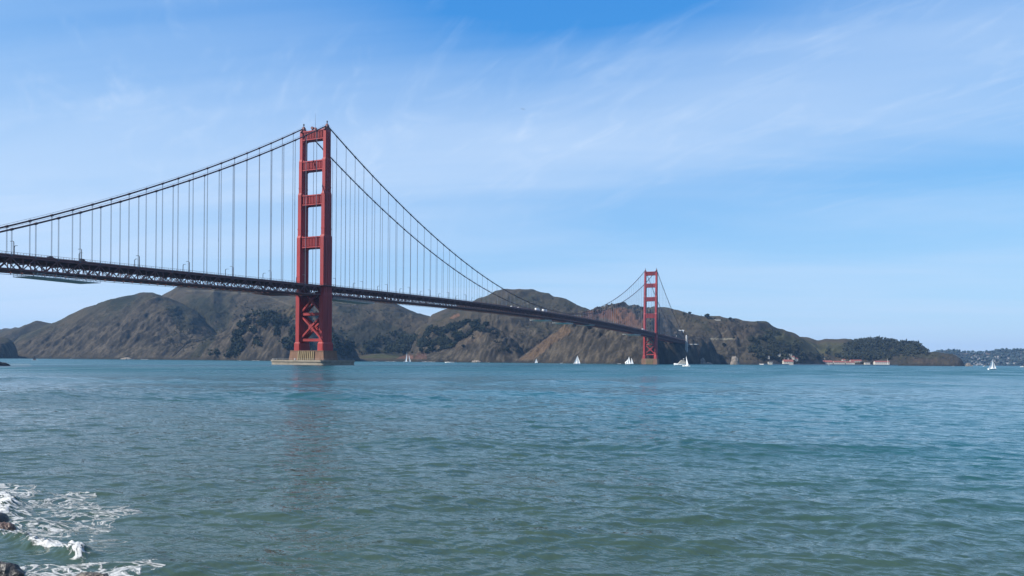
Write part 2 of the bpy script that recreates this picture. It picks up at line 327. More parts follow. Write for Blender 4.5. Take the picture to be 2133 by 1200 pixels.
def heightfield(ridges, us, Ds, amp=1.0):
    # column = constant direction a (at crest height), row = distance
    aa = (us - 1066.5) / F
    A, D = np.meshgrid(aa, Ds)
    LAT = A * D
    X = CX + D * FW[0] + LAT * RT[0]; Y = CY + D * FW[1] + LAT * RT[1]
    warp = fbm(X / 160, Y / 160, 4) * 34 + fbm(X / 45 + 9, Y / 45, 3) * 16 + fbm(X / 16 + 3, Y / 16, 3) * 9
    best = np.full(D.shape, -1e9); tt = np.zeros(D.shape); rk = np.zeros(D.shape); idx = np.zeros(D.shape, int); hh = np.ones(D.shape)
    for n, (prof, rock, pts) in enumerate(ridges.values()):
        p = np.array(pts, float)
        pa, pb = ab(p[:, 0], p[:, 1])
        H = np.interp(aa, pa, CZ + p[:, 2] * pb, left=-200, right=-200)
        Dc = np.interp(aa, pa, p[:, 2]); Df = np.interp(aa, pa, p[:, 3])
        H = smooth1(H, 7); Dc = smooth1(Dc, 25); Df = smooth1(Df, 15)
        ok = ((aa > pa[0]) & (aa < pa[-1]))
        Dw = D + warp * 0.5
        t = (Dw - Df) / (Dc - Df)
        tc = np.clip(t, 0, 1)
        if prof == 'cliff': g = 0.62 * (1 - (1 - tc)**2.6) + 0.38 * tc
        else: g = 0.55 * np.sin(np.pi / 2 * tc)**1.0 + 0.45 * tc * tc * (3 - 2 * tc)
        h = H * g
        h = np.where(t > 1, H * np.maximum(0, 1 - 0.9 * (t - 1)**1.5), h)
        h = np.where(t < 0, t * 60, h)
        h = np.where(ok[None, :], h, -60)
        b = h > best
        best = np.where(b, h, best); tt = np.where(b, tc, tt); rk = np.where(b, rock, rk); idx = np.where(b, n, idx); hh = np.where(b, np.maximum(H, 5), hh)
    fade = np.sin(np.pi * np.clip(tt, 0.0, 1)) ** 0.7
    # gullies and strata that run down the slope, leaning from lower left to upper right
    ph = LAT - 0.38 * D + 40 * fbm(X / 120 + 5, Y / 120, 4)
    mod = np.clip(0.75 + 1.3 * fbm(X / 140 + 21, Y / 140, 3), 0.15, 1.6)
    lump = ridged(X / 48 + 13, Y / 62, 4, 0.6)
    g1 = ridged(ph / 95 + fbm(X / 200, Y / 200, 3), D / 330, 3)
    g2 = ridged(ph / 34 + 0.7 * fbm(X / 70, Y / 70, 3), D / 130, 4)
    g3 = ridged((LAT - 0.6 * D) / 15, D / 46, 3)
    sc = np.clip(hh / 90, 0.15, 1.3)
    cliffy = np.clip((rk - 0.3) / 0.9, 0, 1) * np.where(rk > 1.05, 1, np.clip(1.5 - 2.2 * tt, 0, 1))
    g0 = ridged((LAT - 0.25 * D) / 260 + fbm(X / 400, Y / 400, 2), D / 900 + 3.7, 2)
    best = best + amp * fade * sc * (g0 * 26 * np.clip(1.5 - rk, 0.3, 1) + g1 * 12 * np.clip(rk + 0.2, 0.4, 1) + g2 * (1.5 + 13.5 * cliffy) * mod + g3 * (0.3 + 3.6 * cliffy) * mod**2 + lump * (1.6 + 11.0 * cliffy) * (1.7 - mod))
    best = best + amp * fade * fbm(X / 22, Y / 22, 4) * (1.0 + 2.5 * cliffy)
    best = np.where(best < -4, -4, best)
    return X, Y, D, LAT, best, tt, rk, idx, cliffy, g1, g2, g3

def poly_mask(U, V, poly, feather=0, nz=None, jitter=0):
    """1 inside a pixel polygon laid on the hillside"""
    if nz is not None: U = U + nz[0] * jitter; V = V + nz[1] * jitter * 0.6
    ins = np.zeros(U.shape, bool); n = len(poly)
    for i in range(n):
        x0, y0 = poly[i]; x1, y1 = poly[(i + 1) % n]
        c = ((y0 > V) != (y1 > V)) & (U < (x1 - x0) * (V - y0) / ((y1 - y0) if y1 != y0 else 1e-9) + x0)
        ins ^= c
    return ins.astype(float)

us = np.arange(-420, 2130, 2.0)
Ds = np.concatenate([np.arange(1960, 2760, 3.6), np.arange(2760, 3400, 8.0), np.arange(3400, 4720, 40.0)])
X, Y, D, LAT, H, TT, RK, IDX, CLIFF, G1, G2, G3 = heightfield(RIDGES, us, Ds)
names = list(RIDGES)
U, V, _ = uv_of(X, Y, H)
NZ = (fbm(X / 60, Y / 60, 4), fbm(X / 60 + 40, Y / 60, 4))
# slope
dHd = np.gradient(H, axis=0) / np.gradient(D, axis=0)
dHl = np.gradient(H, axis=1) / np.gradient(LAT, axis=1)
SL = np.sqrt(dHd**2 + dHl**2)
n1 = fbm(X / 120, Y / 120, 5); n2 = fbm(X / 30 + 7, Y / 30, 5); n3 = fbm(X / 9, Y / 9, 4); n4 = fbm((LAT - 0.6 * D) / 11, D / 70, 4)
def C(*c): return np.array(c, float)
def lerp(A, B, t): return A + (B - A) * np.clip(t, 0, 1)[..., None]
grass = lerp(C(0.088, 0.070, 0.052)[None, None], C(0.060, 0.062, 0.040)[None, None], 0.5 + 0.9 * n1 + 0.6 * n2)
scrub = C(0.034, 0.040, 0.028)[None, None]
col = lerp(grass, scrub, sstep(0.05, 0.5, n2 + 0.6 * n1 - 0.25 * G1) * 0.85)
col = lerp(col, C(0.11, 0.082, 0.064)[None, None], sstep(0.2, 0.6, n3 + 0.5 * n2) * 0.5)
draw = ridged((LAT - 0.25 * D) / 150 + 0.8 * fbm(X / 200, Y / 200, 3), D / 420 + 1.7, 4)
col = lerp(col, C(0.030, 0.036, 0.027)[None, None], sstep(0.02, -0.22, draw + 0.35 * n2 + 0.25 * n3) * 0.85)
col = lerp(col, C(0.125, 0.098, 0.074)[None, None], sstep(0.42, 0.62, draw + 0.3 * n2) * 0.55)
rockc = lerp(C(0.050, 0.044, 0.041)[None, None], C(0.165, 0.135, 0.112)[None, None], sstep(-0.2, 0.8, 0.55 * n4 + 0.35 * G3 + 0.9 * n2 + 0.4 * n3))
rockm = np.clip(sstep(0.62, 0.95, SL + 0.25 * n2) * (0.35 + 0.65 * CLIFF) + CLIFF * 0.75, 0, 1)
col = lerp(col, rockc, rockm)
def paint(poly, c, k, jit=8):
    global col
    col = lerp(col, 0.72 * C(*c)[None, None] * (1 + 0.5 * n3[..., None] + 0.3 * n4[..., None]), k * poly_mask(U, V, poly, 0, NZ, jit))
# tan and red bare ground
paint([(1080, 750), (1180, 676), (1190, 690), (1140, 725), (1110, 750)], (0.24, 0.155, 0.105), 0.75)
paint([(1240, 655), (1290, 640), (1310, 645), (1345, 675), (1345, 690), (1290, 672), (1260, 665)], (0.26, 0.125, 0.085), 0.9)
paint([(1190, 668), (1225, 648), (1280, 645), (1275, 665)], (0.18, 0.085, 0.075), 0.7)
paint([(870, 692), (900, 682), (905, 692), (885, 700)], (0.22, 0.165, 0.10), 0.7)
paint([(935, 662), (955, 652), (960, 658), (945, 664)], (0.36, 0.20, 0.14), 0.9, 3)
paint([(575, 656), (600, 642), (625, 640), (625, 665)], (0.24, 0.19, 0.12), 0.6)
paint([(940, 715), (1000, 690), (1010, 700), (950, 732)], (0.22, 0.16, 0.12), 0.5)
paint([(825, 747), (845, 738), (860, 740), (862, 748)], (0.30, 0.15, 0.12), 0.8, 2)
paint([(862, 748), (870, 735), (885, 733), (890, 748)], (0.26, 0.14, 0.12), 0.7, 2)
paint([(740, 746), (790, 738), (830, 739), (830, 746)], (0.13, 0.14, 0.07), 0.8, 3)
paint([(1470, 672), (1530, 668), (1590, 676), (1560, 706), (1500, 702)], (0.14, 0.105, 0.082), 0.6)
paint([(1580, 680), (1660, 705), (1700, 716), (1760, 712), (1760, 730), (1680, 735), (1620, 715)], (0.12, 0.125, 0.062), 0.6)
paint([(1690, 738), (1720, 725), (1780, 728), (1760, 745)], (0.15, 0.15, 0.075), 0.6)
paint([(1880, 735), (1960, 737), (1960, 745), (1870, 745)], (0.10, 0.105, 0.06), 0.6)
paint([(1900, 748), (1950, 747), (1950, 757), (1900, 757)], (0.17, 0.12, 0.09), 0.5)
# dark scrub in the gullies
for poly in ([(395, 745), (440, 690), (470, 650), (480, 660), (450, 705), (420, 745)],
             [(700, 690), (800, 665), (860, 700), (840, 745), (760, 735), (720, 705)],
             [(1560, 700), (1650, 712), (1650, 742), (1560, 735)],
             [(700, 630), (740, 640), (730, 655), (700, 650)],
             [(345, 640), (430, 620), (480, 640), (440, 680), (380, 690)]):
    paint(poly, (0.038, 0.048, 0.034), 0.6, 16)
# wave-cut band at the waterline
band = sstep(9, 3, H + 3 * n2)
col = lerp(col, C(0.05, 0.046, 0.043)[None, None], band * 0.8)
# the roads cut along the slopes
def track(pts, w=1.2, c=(0.20, 0.17, 0.135)):
    global col
    m = np.zeros(U.shape)
    for (x0, y0), (x1, y1) in zip(pts, pts[1:]):
        dx, dy = x1 - x0, y1 - y0; L2 = dx * dx + dy * dy
        t = np.clip(((U - x0) * dx + (V - y0) * dy) / L2, 0, 1)
        m = np.maximum(m, np.hypot(U - x0 - t * dx, V - y0 - t * dy) < w)
    col = lerp(col, C(*c)[None, None], m * 0.8)
track([(700, 650), (740, 645), (790, 646), (860, 651)], 0.9, (0.05, 0.05, 0.045))
track([(390, 606), (440, 606), (500, 611), (540, 610)], 0.9)
track([(1490, 704), (1530, 678), (1545, 670)], 0.9)
track([(1040, 672), (1090, 669), (1180, 668)], 0.9, (0.05, 0.05, 0.045))
track([(1480, 706), (1530, 706)], 0.9, (0.4, 0.38, 0.34))
track([(1130, 625), (1100, 632), (1080, 640)], 0.9)
track([(560, 618), (600, 634), (625, 640)], 0.9)

def hill_material():
    m = bpy.data.materials.new('hillside'); m.use_nodes = True
    nt = m.node_tree; N = nt.nodes.new; L = nt.links.new; b = nt.nodes['Principled BSDF']
    b.inputs['Roughness'].default_value = 0.95; b.inputs['Specular IOR Level'].default_value = 0.1
    a = N('ShaderNodeAttribute'); a.attribute_name = 'ground'
    tc = N('ShaderNodeTexCoord')
    t = N('ShaderNodeTexNoise'); t.inputs['Scale'].default_value = 0.16; t.inputs['Detail'].default_value = 8; t.inputs['Roughness'].default_value = 0.7; L(tc.outputs['Object'], t.inputs['Vector'])
    r = N('ShaderNodeMapRange'); r.inputs['From Min'].default_value = 0.3; r.inputs['From Max'].default_value = 0.7; r.inputs['To Min'].default_value = 0.62; r.inputs['To Max'].default_value = 1.38; L(t.outputs['Fac'], r.inputs['Value'])
    mx = N('ShaderNodeVectorMath'); mx.operation = 'SCALE'; L(a.outputs['Color'], mx.inputs[0]); L(r.outputs[0], mx.inputs['Scale']); L(mx.outputs[0], b.inputs['Base Color'])
    t2 = N('ShaderNodeTexNoise'); t2.inputs['Scale'].default_value = 0.22; t2.inputs['Detail'].default_value = 7; t2.inputs['Roughness'].default_value = 0.65; L(tc.outputs['Object'], t2.inputs['Vector'])
    bp = N('ShaderNodeBump'); bp.inputs['Distance'].default_value = 2.2; L(t2.outputs['Fac'], bp.inputs['Height']); L(bp.outputs[0], b.inputs['Normal'])
    return m
M['hill'] = hill_material()
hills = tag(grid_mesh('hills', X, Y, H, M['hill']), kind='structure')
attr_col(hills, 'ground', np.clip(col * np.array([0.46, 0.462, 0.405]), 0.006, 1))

us2 = np.arange(1840, 2760, 2.0); Ds2 = np.arange(5400, 7000, 14.0)
X2, Y2, D2, LAT2, H2, TT2, RK2, _, CL2, *_ = heightfield(FAR, us2, Ds2, 0.6)
U2, V2, _ = uv_of(X2, Y2, H2)
m1 = fbm(X2 / 160, Y2 / 160, 5); m2 = fbm(X2 / 40, Y2 / 40, 4)
col2 = lerp(C(0.045, 0.055, 0.04)[None, None], C(0.10, 0.09, 0.07)[None, None], sstep(0.1, 0.6, m1 + m2))
col2 = lerp(col2, C(0.17, 0.135, 0.10)[None, None], 0.8 * poly_mask(U2, V2, [(2005, 737), (2020, 733), (2064, 733), (2062, 739), (2030, 741)]))
fh = tag(grid_mesh('far_hills', X2, Y2, H2, M['hill']), kind='structure')
attr_col(fh, 'ground', np.clip(col2 * 0.58, 0.006, 1))

def ground_at(u, v, tol=1.2, far=False):
    """nearest visible point of the hills that shows at pixel (u, v)"""
    UU, VV, XX, YY, HH = (U2, V2, X2, Y2, H2) if far else (U, V, X, Y, H)
    j = int(np.argmin(np.abs(UU[UU.shape[0] // 3] - u)))
    vmin = np.minimum.accumulate(VV[:, j])
    vis = np.where(VV[:, j] <= vmin + 0.01)[0]
    vis = vis[HH[vis, j] > 0.5]
    if len(vis) == 0: vis = np.array([int(np.argmax(HH[:, j]))])
    k = vis[int(np.argmin(np.abs(VV[vis, j] - v)))]
    return Vector((XX[k, j], YY[k, j], HH[k, j]))

# ================================================================== water
def water():
    aa = np.concatenate([np.linspace(-2.2, -0.85, 60)[:-1], np.linspace(-0.85, 0.85, 1200), np.linspace(0.85, 2.2, 60)[1:]])
    rows = [3.0]
    while rows[-1] < 11500: rows.append(rows[-1] * (1.012 if rows[-1] < 13 else 1.003 if rows[-1] < 130 else 1.005 if rows[-1] < 220 else 1.008 if rows[-1] < 900 else 1.02))
    A, Dw = np.meshgrid(aa, np.array(rows))
    lat = A * Dw
    x = CX + Dw * FW[0] + lat * RT[0]; y = CY + Dw * FW[1] + lat * RT[1]
    z = np.zeros_like(x)
    step = np.where(Dw < 130, 0.003, np.where(Dw < 220, 0.005, np.where(Dw < 900, 0.008, 0.02))) * Dw
    r = np.random.default_rng(21)
    nw = 130
    lam = np.exp(r.uniform(np.log(0.28), np.log(8), nw))
    grp = 0.75 + 0.6 * fbm(x / 17, y / 17, 3) 
    for i in range(nw):
        th = r.normal(0.20, 0.55)
        k = 2 * np.pi / lam[i]
        kx, ky = k * math.sin(th), -k * math.cos(th)
        amp = 0.026 / k * (1.25 if lam[i] < 1.3 else 0.75 if lam[i] < 3 else 0.5)
        fad = np.clip(lam[i] / (4 * step) - 0.6, 0, 1)
        if fad.max() <= 0: continue
        n_ = int(np.argmin(fad[:, 0] > 0)) if (fad[:, 0] <= 0).any() else len(fad)      # rows near enough to carry this wave
        ph = kx * lat[:n_] + ky * Dw[:n_] + r.uniform(0, 6.28)
        z[:n_] += amp * fad[:n_] * (np.sin(ph) + 0.25 * np.cos(2 * ph)) * grp[:n_]
    # long swell running in to the beach
    wob = fbm(lat / 60, Dw / 60, 3)
    def swell(D0, tilt, ht, w, lo, hi):
        d = Dw - (D0 + tilt * lat + wob * D0 * 0.10)
        env = sstep(lo[0], lo[1], A) * sstep(hi[1], hi[0], A)
        front = np.exp(-(np.where(d < 0, d / (w * 0.8), d / (w * 2.2)))**2)
        return ht * front * env * np.clip(0.8 + 0.9 * fbm(lat / 22, Dw / 40, 3), 0.2, 1.4)
    z += swell(103, 0.00, 1.05, 8.5, (-1.2, -1.0), (-0.25, 0.15))
    z += swell(128, 0.05, 0.7, 8, (-1.0, -0.8), (0.05, 0.5))
    z += swell(50, -0.02, 0.52, 3.0, (-0.28, -0.10), (0.40, 0.75))
    z += swell(30, 0.18, 0.22, 2.2, (-0.40, -0.25), (0.10, 0.5))
    z += swell(23, 0.3, 0.20, 1.8, (-0.30, -0.1), (0.5, 0.8))
    z += swell(190, 0.1, 0.8, 12, (-1.1, -0.6), (0.4, 0.9))
    z += swell(330, -0.1, 0.6, 20, (-0.6, -0.2), (0.9, 1.2))
    foam = np.zeros_like(x)
    # the little breaker and the lace of foam beside the shore rocks
    def line(pts, w, ht, fo):
        nonlocal z, foam
        best = np.full(x.shape, 1e9)
        P = [on_water(*p) for p in pts]
        for p, q in zip(P, P[1:]):
            dx, dy = q.x - p.x, q.y - p.y; L2 = dx * dx + dy * dy
            t = np.clip(((x - p.x) * dx + (y - p.y) * dy) / L2, 0, 1)
            best = np.minimum(best, np.hypot(x - p.x - t * dx, y - p.y - t * dy))
        best = np.abs(best + 0.5 * w * fbm(x / 0.9, y / 0.9, 3))
        e = np.exp(-(best / w)**2)
        z += ht * e * (1 + 0.8 * fbm(x / 0.35, y / 0.35, 3)); foam = np.maximum(foam, fo * e)
    line([(-60, 1104), (0, 1114), (50, 1127), (100, 1143), (140, 1152), (168, 1160)], 0.30, 0.20, 0.95)
    line([(-40, 1036), (0, 1040), (18, 1052), (8, 1075)], 0.5, 0.22, 1.1)
    line([(160, 1150), (170, 1168)], 0.3, 0.05, 0.85)
    uu, vv, _ = uv_of(x, y, z * 0)
    nz = (fbm(x / 2.5, y / 2.5, 3), fbm(x / 2.5 + 9, y / 2.5, 3))
    def zone(poly, k, j):
        nonlocal foam
        foam = np.maximum(foam, k * poly_mask(uu, vv, poly, 0, nz, j))
    zone([(-80, 1012), (60, 1014), (150, 1035), (295, 1062), (250, 1085), (230, 1105), (90, 1128), (-80, 1110)], 0.62, 50)
    zone([(-80, 1008), (40, 1010), (80, 1040), (60, 1085), (40, 1110), (-80, 1120)], 0.68, 30)
    zone([(120, 1110), (230, 1115), (275, 1125), (220, 1150), (150, 1150)], 0.55, 40)
    zone([(20, 1172), (150, 1170), (330, 1165), (340, 1185), (250, 1210), (20, 1215)], 0.66, 40)
    zone([(300, 1150), (560, 1135), (560, 1155), (330, 1170)], 0.30, 40)
    zone([(0, 880), (130, 895), (150, 925), (0, 940)], 0.22, 40)
    zone([(540, 960), (760, 970), (760, 1020), (560, 1020)], 0.22, 40)
    zone([(0, 850), (60, 852), (60, 862), (0, 866)], 0.42, 20)
    zone([(-60, 756), (60, 756), (70, 764), (-60, 768)], 0.5, 6)
    foam = np.where((Dw < 620), foam, 0)
    silt = sstep(140, 15, Dw + np.where(lat > 0, 2.2, 0.8) * lat + 12 * wob) 
    o = tag(grid_mesh('water', x, y, z, M['water']), kind='structure')
    attr(o, 'foam', foam); attr(o, 'silt', silt); attr(o, 'chop', sstep(45, 420, Dw))

def water_material():
    m = bpy.data.materials.new('sea_water'); m.use_nodes = True
    nt = m.node_tree; N = nt.nodes.new; L = nt.links.new; b = nt.nodes['Principled BSDF']
    geo = N('ShaderNodeNewGeometry')
    def rotmap(scale):
        mp = N('ShaderNodeMapping'); mp.inputs['Rotation'].default_value = (0, 0, -YAW - R(8)); mp.inputs['Scale'].default_value = scale; L(geo.outputs['Position'], mp.inputs['Vector']); return mp.outputs[0]
    def noise(vec, scale, detail=4, dist=0.0, rough=0.55):
        t = N('ShaderNodeTexNoise'); t.inputs['Scale'].default_value = scale; t.inputs['Detail'].default_value = detail; t.inputs['Distortion'].default_value = dist; t.inputs['Roughness'].default_value = rough; L(vec, t.inputs['Vector']); return t.outputs['Fac']
    def mth(op, a, c=None, clamp=False):
        n = N('ShaderNodeMath'); n.operation = op; n.use_clamp = clamp
        for i, v in enumerate((a, c)):
            if v is None: continue
            if isinstance(v, (int, float)): n.inputs[i].default_value = v
            else: L(v, n.inputs[i])
        return n.outputs[0]
    def rng_(v, a, c, d=0, e=1):
        r = N('ShaderNodeMapRange'); r.inputs['From Min'].default_value = a; r.inputs['From Max'].default_value = c; r.inputs['To Min'].default_value = d; r.inputs['To Max'].default_value = e; L(v, r.inputs['Value']); return r.outputs[0]
    def mix(f, A, B):
        n = N('ShaderNodeMix'); n.data_type = 'RGBA'
        for key, v in (('Factor', f), ('A', A), ('B', B)):
            if isinstance(v, tuple): n.inputs[key].default_value = (*v, 1)
            elif isinstance(v, (int, float)): n.inputs[key].default_value = v
            else: L(v, n.inputs[key])
        return n.outputs['Result']
    fo = N('ShaderNodeAttribute'); fo.attribute_name = 'foam'
    si = N('ShaderNodeAttribute'); si.attribute_name = 'silt'
    big = noise(rotmap((0.012, 0.03, 1)), 1.0, 4)
    gust = noise(rotmap((0.03, 0.010, 1)), 1.0, 7, 0.6, 0.62)
    body = mix(rng_(big, 0.35, 0.65), (0.002, 0.054, 0.066), (0.003, 0.065, 0.077))
    body = mix(mth('MULTIPLY', si.outputs['Fac'], 0.85), body, (0.037, 0.053, 0.032))
    lace = mth('ABSOLUTE', mth('SUBTRACT', noise(rotmap((0.75, 1.5, 1)), 0.9, 6, 1.6, 0.6), 0.5))
    fleck = noise(rotmap((1.2, 2.4, 1)), 2.2, 6, 0.6, 0.7)
    f1 = mth('SUBTRACT', mth('MULTIPLY', fo.outputs['Fac'], 0.145), mth('ADD', lace, 0.04))
    f1 = rng_(f1, 0.0, 0.045)
    f2 = rng_(mth('ADD', mth('MULTIPLY', fo.outputs['Fac'], 0.38), fleck), 0.87, 0.99)
    foam = mth('MAXIMUM', f1, f2, True)
    # scattered whitecaps
    cap = mth('MULTIPLY', rng_(noise(rotmap((0.05, 0.16, 1)), 1.0, 8, 0.3, 0.72), 0.735, 0.76), 0.75)
    foam = mth('MAXIMUM', foam, cap, True)
    L(mix(foam, body, (0.44, 0.44, 0.425)), b.inputs['Base Color'])
    ch = N('ShaderNodeAttribute'); ch.attribute_name = 'chop'      # waves too short for the mesh far out widen the gloss instead
    L(mth('MAXIMUM', rng_(foam, 0, 1, 0.06, 0.8), mth('MULTIPLY', ch.outputs['Fac'], rng_(gust, 0.3, 0.7, 0.16, 0.46))), b.inputs['Roughness'])
    b.inputs['IOR'].default_value = 1.333
    b.inputs['Specular IOR Level'].default_value = 0.35
    h = mth('MULTIPLY', noise(rotmap((0.5, 1.0, 1)), 3.4, 3), 0.034)
    h = mth('ADD', h, mth('MULTIPLY', noise(rotmap((0.45, 1.0, 1)), 0.9, 4, 0.4), 0.22))
    h = mth('ADD', h, mth('MULTIPLY', noise(rotmap((0.35, 1.0, 1)), 0.2, 4, 0.4), mth('ADD', mth('MULTIPLY', ch.outputs['Fac'], 0.9), 0.5)))
    h = mth('ADD', h, mth('MULTIPLY', foam, 0.03))
    bp = N('ShaderNodeBump'); bp.inputs['Strength'].default_value = 1.0; bp.inputs['Distance'].default_value = 1.0; L(h, bp.inputs['Height']); L(bp.outputs[0], b.inputs['Normal'])
    return m
M['water'] = water_material()
water()

# the shore under the viewer, sloping into the water
def shore():
    d = np.concatenate([[-60, -30], np.linspace(-8, 13, 40)]); l = np.linspace(-40, 60, 120)
    LL, DD = np.meshgrid(l, d)
    Z = np.interp(DD, [-60, -4, 0, 3, 9, 13], [3.9, 3.7, 3.6, 3.3, 0.4, -1.2]) + 0.25 * fbm(LL / 2, DD / 2, 4) * (DD > -4)
    o = grid_mesh('shore', CX + DD * FW[0] + LL * RT[0], CY + DD * FW[1] + LL * RT[1], Z, M['shore'], False)
    tag(o, kind='structure')
shore()

# ================================================================== the bridge
ZT, ZM, ZP = 76.6, 85.5, 67.4                 # height of the railing top at a tower, at mid span, at the end of a side span
HT, ZL, SAG, ZE = 227.0, 86.7, 9.5, 68.0
SPAN, SIDE = 1280.0, 343.0
CAB = 13.7
def rail_z(y):
    if 0 <= y <= SPAN: t = (y - 640) / 640; return ZM - (ZM - ZT) * t * t
    s = min(-y if y < 0 else y - SPAN, SIDE)
    return ZT + (ZP - ZT) * s / SIDE
def cable_z(y):
    if 0 <= y <= SPAN: return ZL + (HT - ZL) * ((y - 640) / 640)**2
    s = (-y if y < 0 else y - SPAN) / SIDE
    return HT + (ZE - HT) * s - 4 * SAG * s * (1 - s)
bridge = tag(empty('suspension_bridge', (0, 0, 0)), 'long red suspension bridge with two tall towers crossing the strait', 'bridge')

# --- deck
Y0, Y1 = -640.0, SPAN + SIDE + 40
PAN = 7.62
ys = [Y0 + i * PAN for i in range(int((Y1 - Y0) / PAN) + 1)]
RAIL_H, TOPC, DEPTH, TX = 1.35, 2.6, 7.62, 12.9
def sweep(mb, prof, yl):
    """prof: closed list of (x, dz below the railing top)"""
    mb.loft([[(x, y, rail_z(y) + dz) for x, dz in prof] for y in yl])
mb = MB(); sweep(mb, [(-13.6, -1.35), (13.6, -1.35), (13.6, -2.15), (12.2, -2.3), (-12.2, -2.3), (-13.6, -2.15)], ys)
for y in ys:      # floor beams and stringers
    mb.box(-12.4, 12.4, y - 0.35, y + 0.35, rail_z(y) - 5.0, rail_z(y) - 2.3)
for x in (-9, -6, -3, 0, 3, 6, 9): sweep(mb, [(x - 0.25, -2.3), (x + 0.25, -2.3), (x + 0.25, -3.7), (x - 0.25, -3.7)], ys)
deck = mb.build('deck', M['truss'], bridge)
mb = MB(); sweep(mb, [(-9.4, -1.30), (9.4, -1.30), (9.4, -1.345), (-9.4, -1.345)], ys); mb.build('roadway', M['road'], deck)
for sx in (-1, 1):
    x = sx * TX; mb = MB()
    sweep(mb, [(x - 0.45, -TOPC + 0.25), (x + 0.45, -TOPC + 0.25), (x + 0.45, -TOPC - 0.75), (x - 0.45, -TOPC - 0.75)], ys)
    sweep(mb, [(x - 0.45, -TOPC - DEPTH + 0.4), (x + 0.45, -TOPC - DEPTH + 0.4), (x + 0.45, -TOPC - DEPTH - 0.5), (x - 0.45, -TOPC - DEPTH - 0.5)], ys)
    for i, y in enumerate(ys):
        zt = rail_z(y) - TOPC
        mb.beam((x, y, zt - 0.7), (x, y, zt - DEPTH + 0.4), 0.42, 0.45)
        if i + 1 < len(ys):
            y2 = ys[i + 1]; z2 = rail_z(y2) - TOPC
            if i % 2 == 0: mb.beam((x, y, zt - 0.4), (x, y2, z2 - DEPTH), 0.45, 0.5)
            else: mb.beam((x, y, zt - DEPTH), (x, y2, z2 - 0.4), 0.45, 0.5)
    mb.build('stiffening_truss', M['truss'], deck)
mb = MB()         # bottom lateral bracing, with the rails of the inspection travellers
for i, y in enumerate(ys):
    z = rail_z(y) - TOPC - DEPTH
    mb.box(-12.4, 12.4, y - 0.4, y + 0.4, z - 0.5, z + 0.5)
    for x in (-10, 10): mb.box(x - 0.12, x + 0.12, y - 0.2, y + 0.2, z - 1.35, z - 0.5)
    if i + 1 < len(ys):
        y2 = ys[i + 1]; z2 = rail_z(y2) - TOPC - DEPTH
        s = 1 if i % 2 else -1
        mb.beam((-12.4 * s, y, z), (0, y2, z2), 0.5, 0.5); mb.beam((12.4 * s, y, z), (0, y2, z2), 0.5, 0.5)
        mb.beam((0, y, z + 0.05), (-12.4 * s, y2, z2 + 0.05), 0.4, 0.4)
        # cross frames between the two trusses
        zt = rail_z(y) - 5.0
        mb.beam((-12, y, z), (-4, y, zt), 0.35, 0.35); mb.beam((12, y, z), (4, y, zt), 0.35, 0.35); mb.beam((-4, y, zt), (0, y, z), 0.3, 0.3); mb.beam((4, y, zt), (0, y, z), 0.3, 0.3)
for x in (-10, 10): sweep(mb, [(x - 0.15, -TOPC - DEPTH - 1.35), (x + 0.15, -TOPC - DEPTH - 1.35), (x + 0.15, -TOPC - DEPTH - 1.6), (x - 0.15, -TOPC - DEPTH - 1.6)], ys)
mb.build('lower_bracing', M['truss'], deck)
for sx in (-1, 1):
    x = sx * 13.4; mb = MB()
    sweep(mb, [(x - 0.09, 0), (x + 0.09, 0), (x + 0.09, -0.16), (x - 0.09, -0.16)], ys)
    sweep(mb, [(x - 0.06, -1.08), (x + 0.06, -1.08), (x + 0.06, -1.2), (x - 0.06, -1.2)], ys)
    n = int((Y1 - Y0) / (PAN / 4))
    for i in range(n):
        y = Y0 + i * PAN / 4; w = 0.16 if i % 2 == 0 else 0.07
        mb.box(x - w / 2, x + w / 2, y - w / 2, y + w / 2, rail_z(y) - 1.36, rail_z(y) - 0.02)
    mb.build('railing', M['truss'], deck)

# --- towers
def plus(cx, cy, wt, wl, k=0.62, n=0.55):
    """stepped leg section: wt across the bridge, wl along it"""
    a, b = wt / 2, wl / 2; c = b * k; d = a * 1.0; e = a * n
    a2 = a + 0.0
    pts = [(-e, -b), (e, -b), (e + (d - e) * 0.55, -b * 0.90), (d, -c), (d, c), (e + (d - e) * 0.55, b * 0.90), (e, b), (-e, b), (-(e + (d - e) * 0.55), b * 0.90), (-d, c), (-d, -c), (-(e + (d - e) * 0.55), -b * 0.90)]
    return [(cx + x, cy + y) for x, y in pts]
def stepped(cx, cy, wt, wl, z):
    # a leg section with two set-backs at each end, as built from square cells
    a, b = wt / 2, wl / 2
    q = [(a * 0.84, b), (a * 0.84, b - 0.55), (a, b - 0.55)]
    pts = [(-a, -(b - 0.55)), (-a * 0.84, -(b - 0.55)), (-a * 0.84, -b), (a * 0.84, -b), (a * 0.84, -(b - 0.55)), (a, -(b - 0.55)),
           (a, b - 0.55), (a * 0.84, b - 0.55), (a * 0.84, b), (-a * 0.84, b), (-a * 0.84, b - 0.55), (-a, b - 0.55)]
    return [(cx + x, cy + y, z) for x, y in pts]
SECT = [(21.5, 66.5, 4.9, 14.4), (66.5, 121.5, 4.7, 13.0), (121.5, 162.5, 4.5, 10.9), (162.5, 194.5, 4.1, 9.2), (194.5, 221.5, 3.7, 7.7)]
STRUTS = [(213.8, 223.0, 3.7, 7.2), (184.8, 194.2, 4.1, 7.9), (151.6, 161.6, 4.5, 8.9), (111.0, 121.8, 4.7, 10.2)]
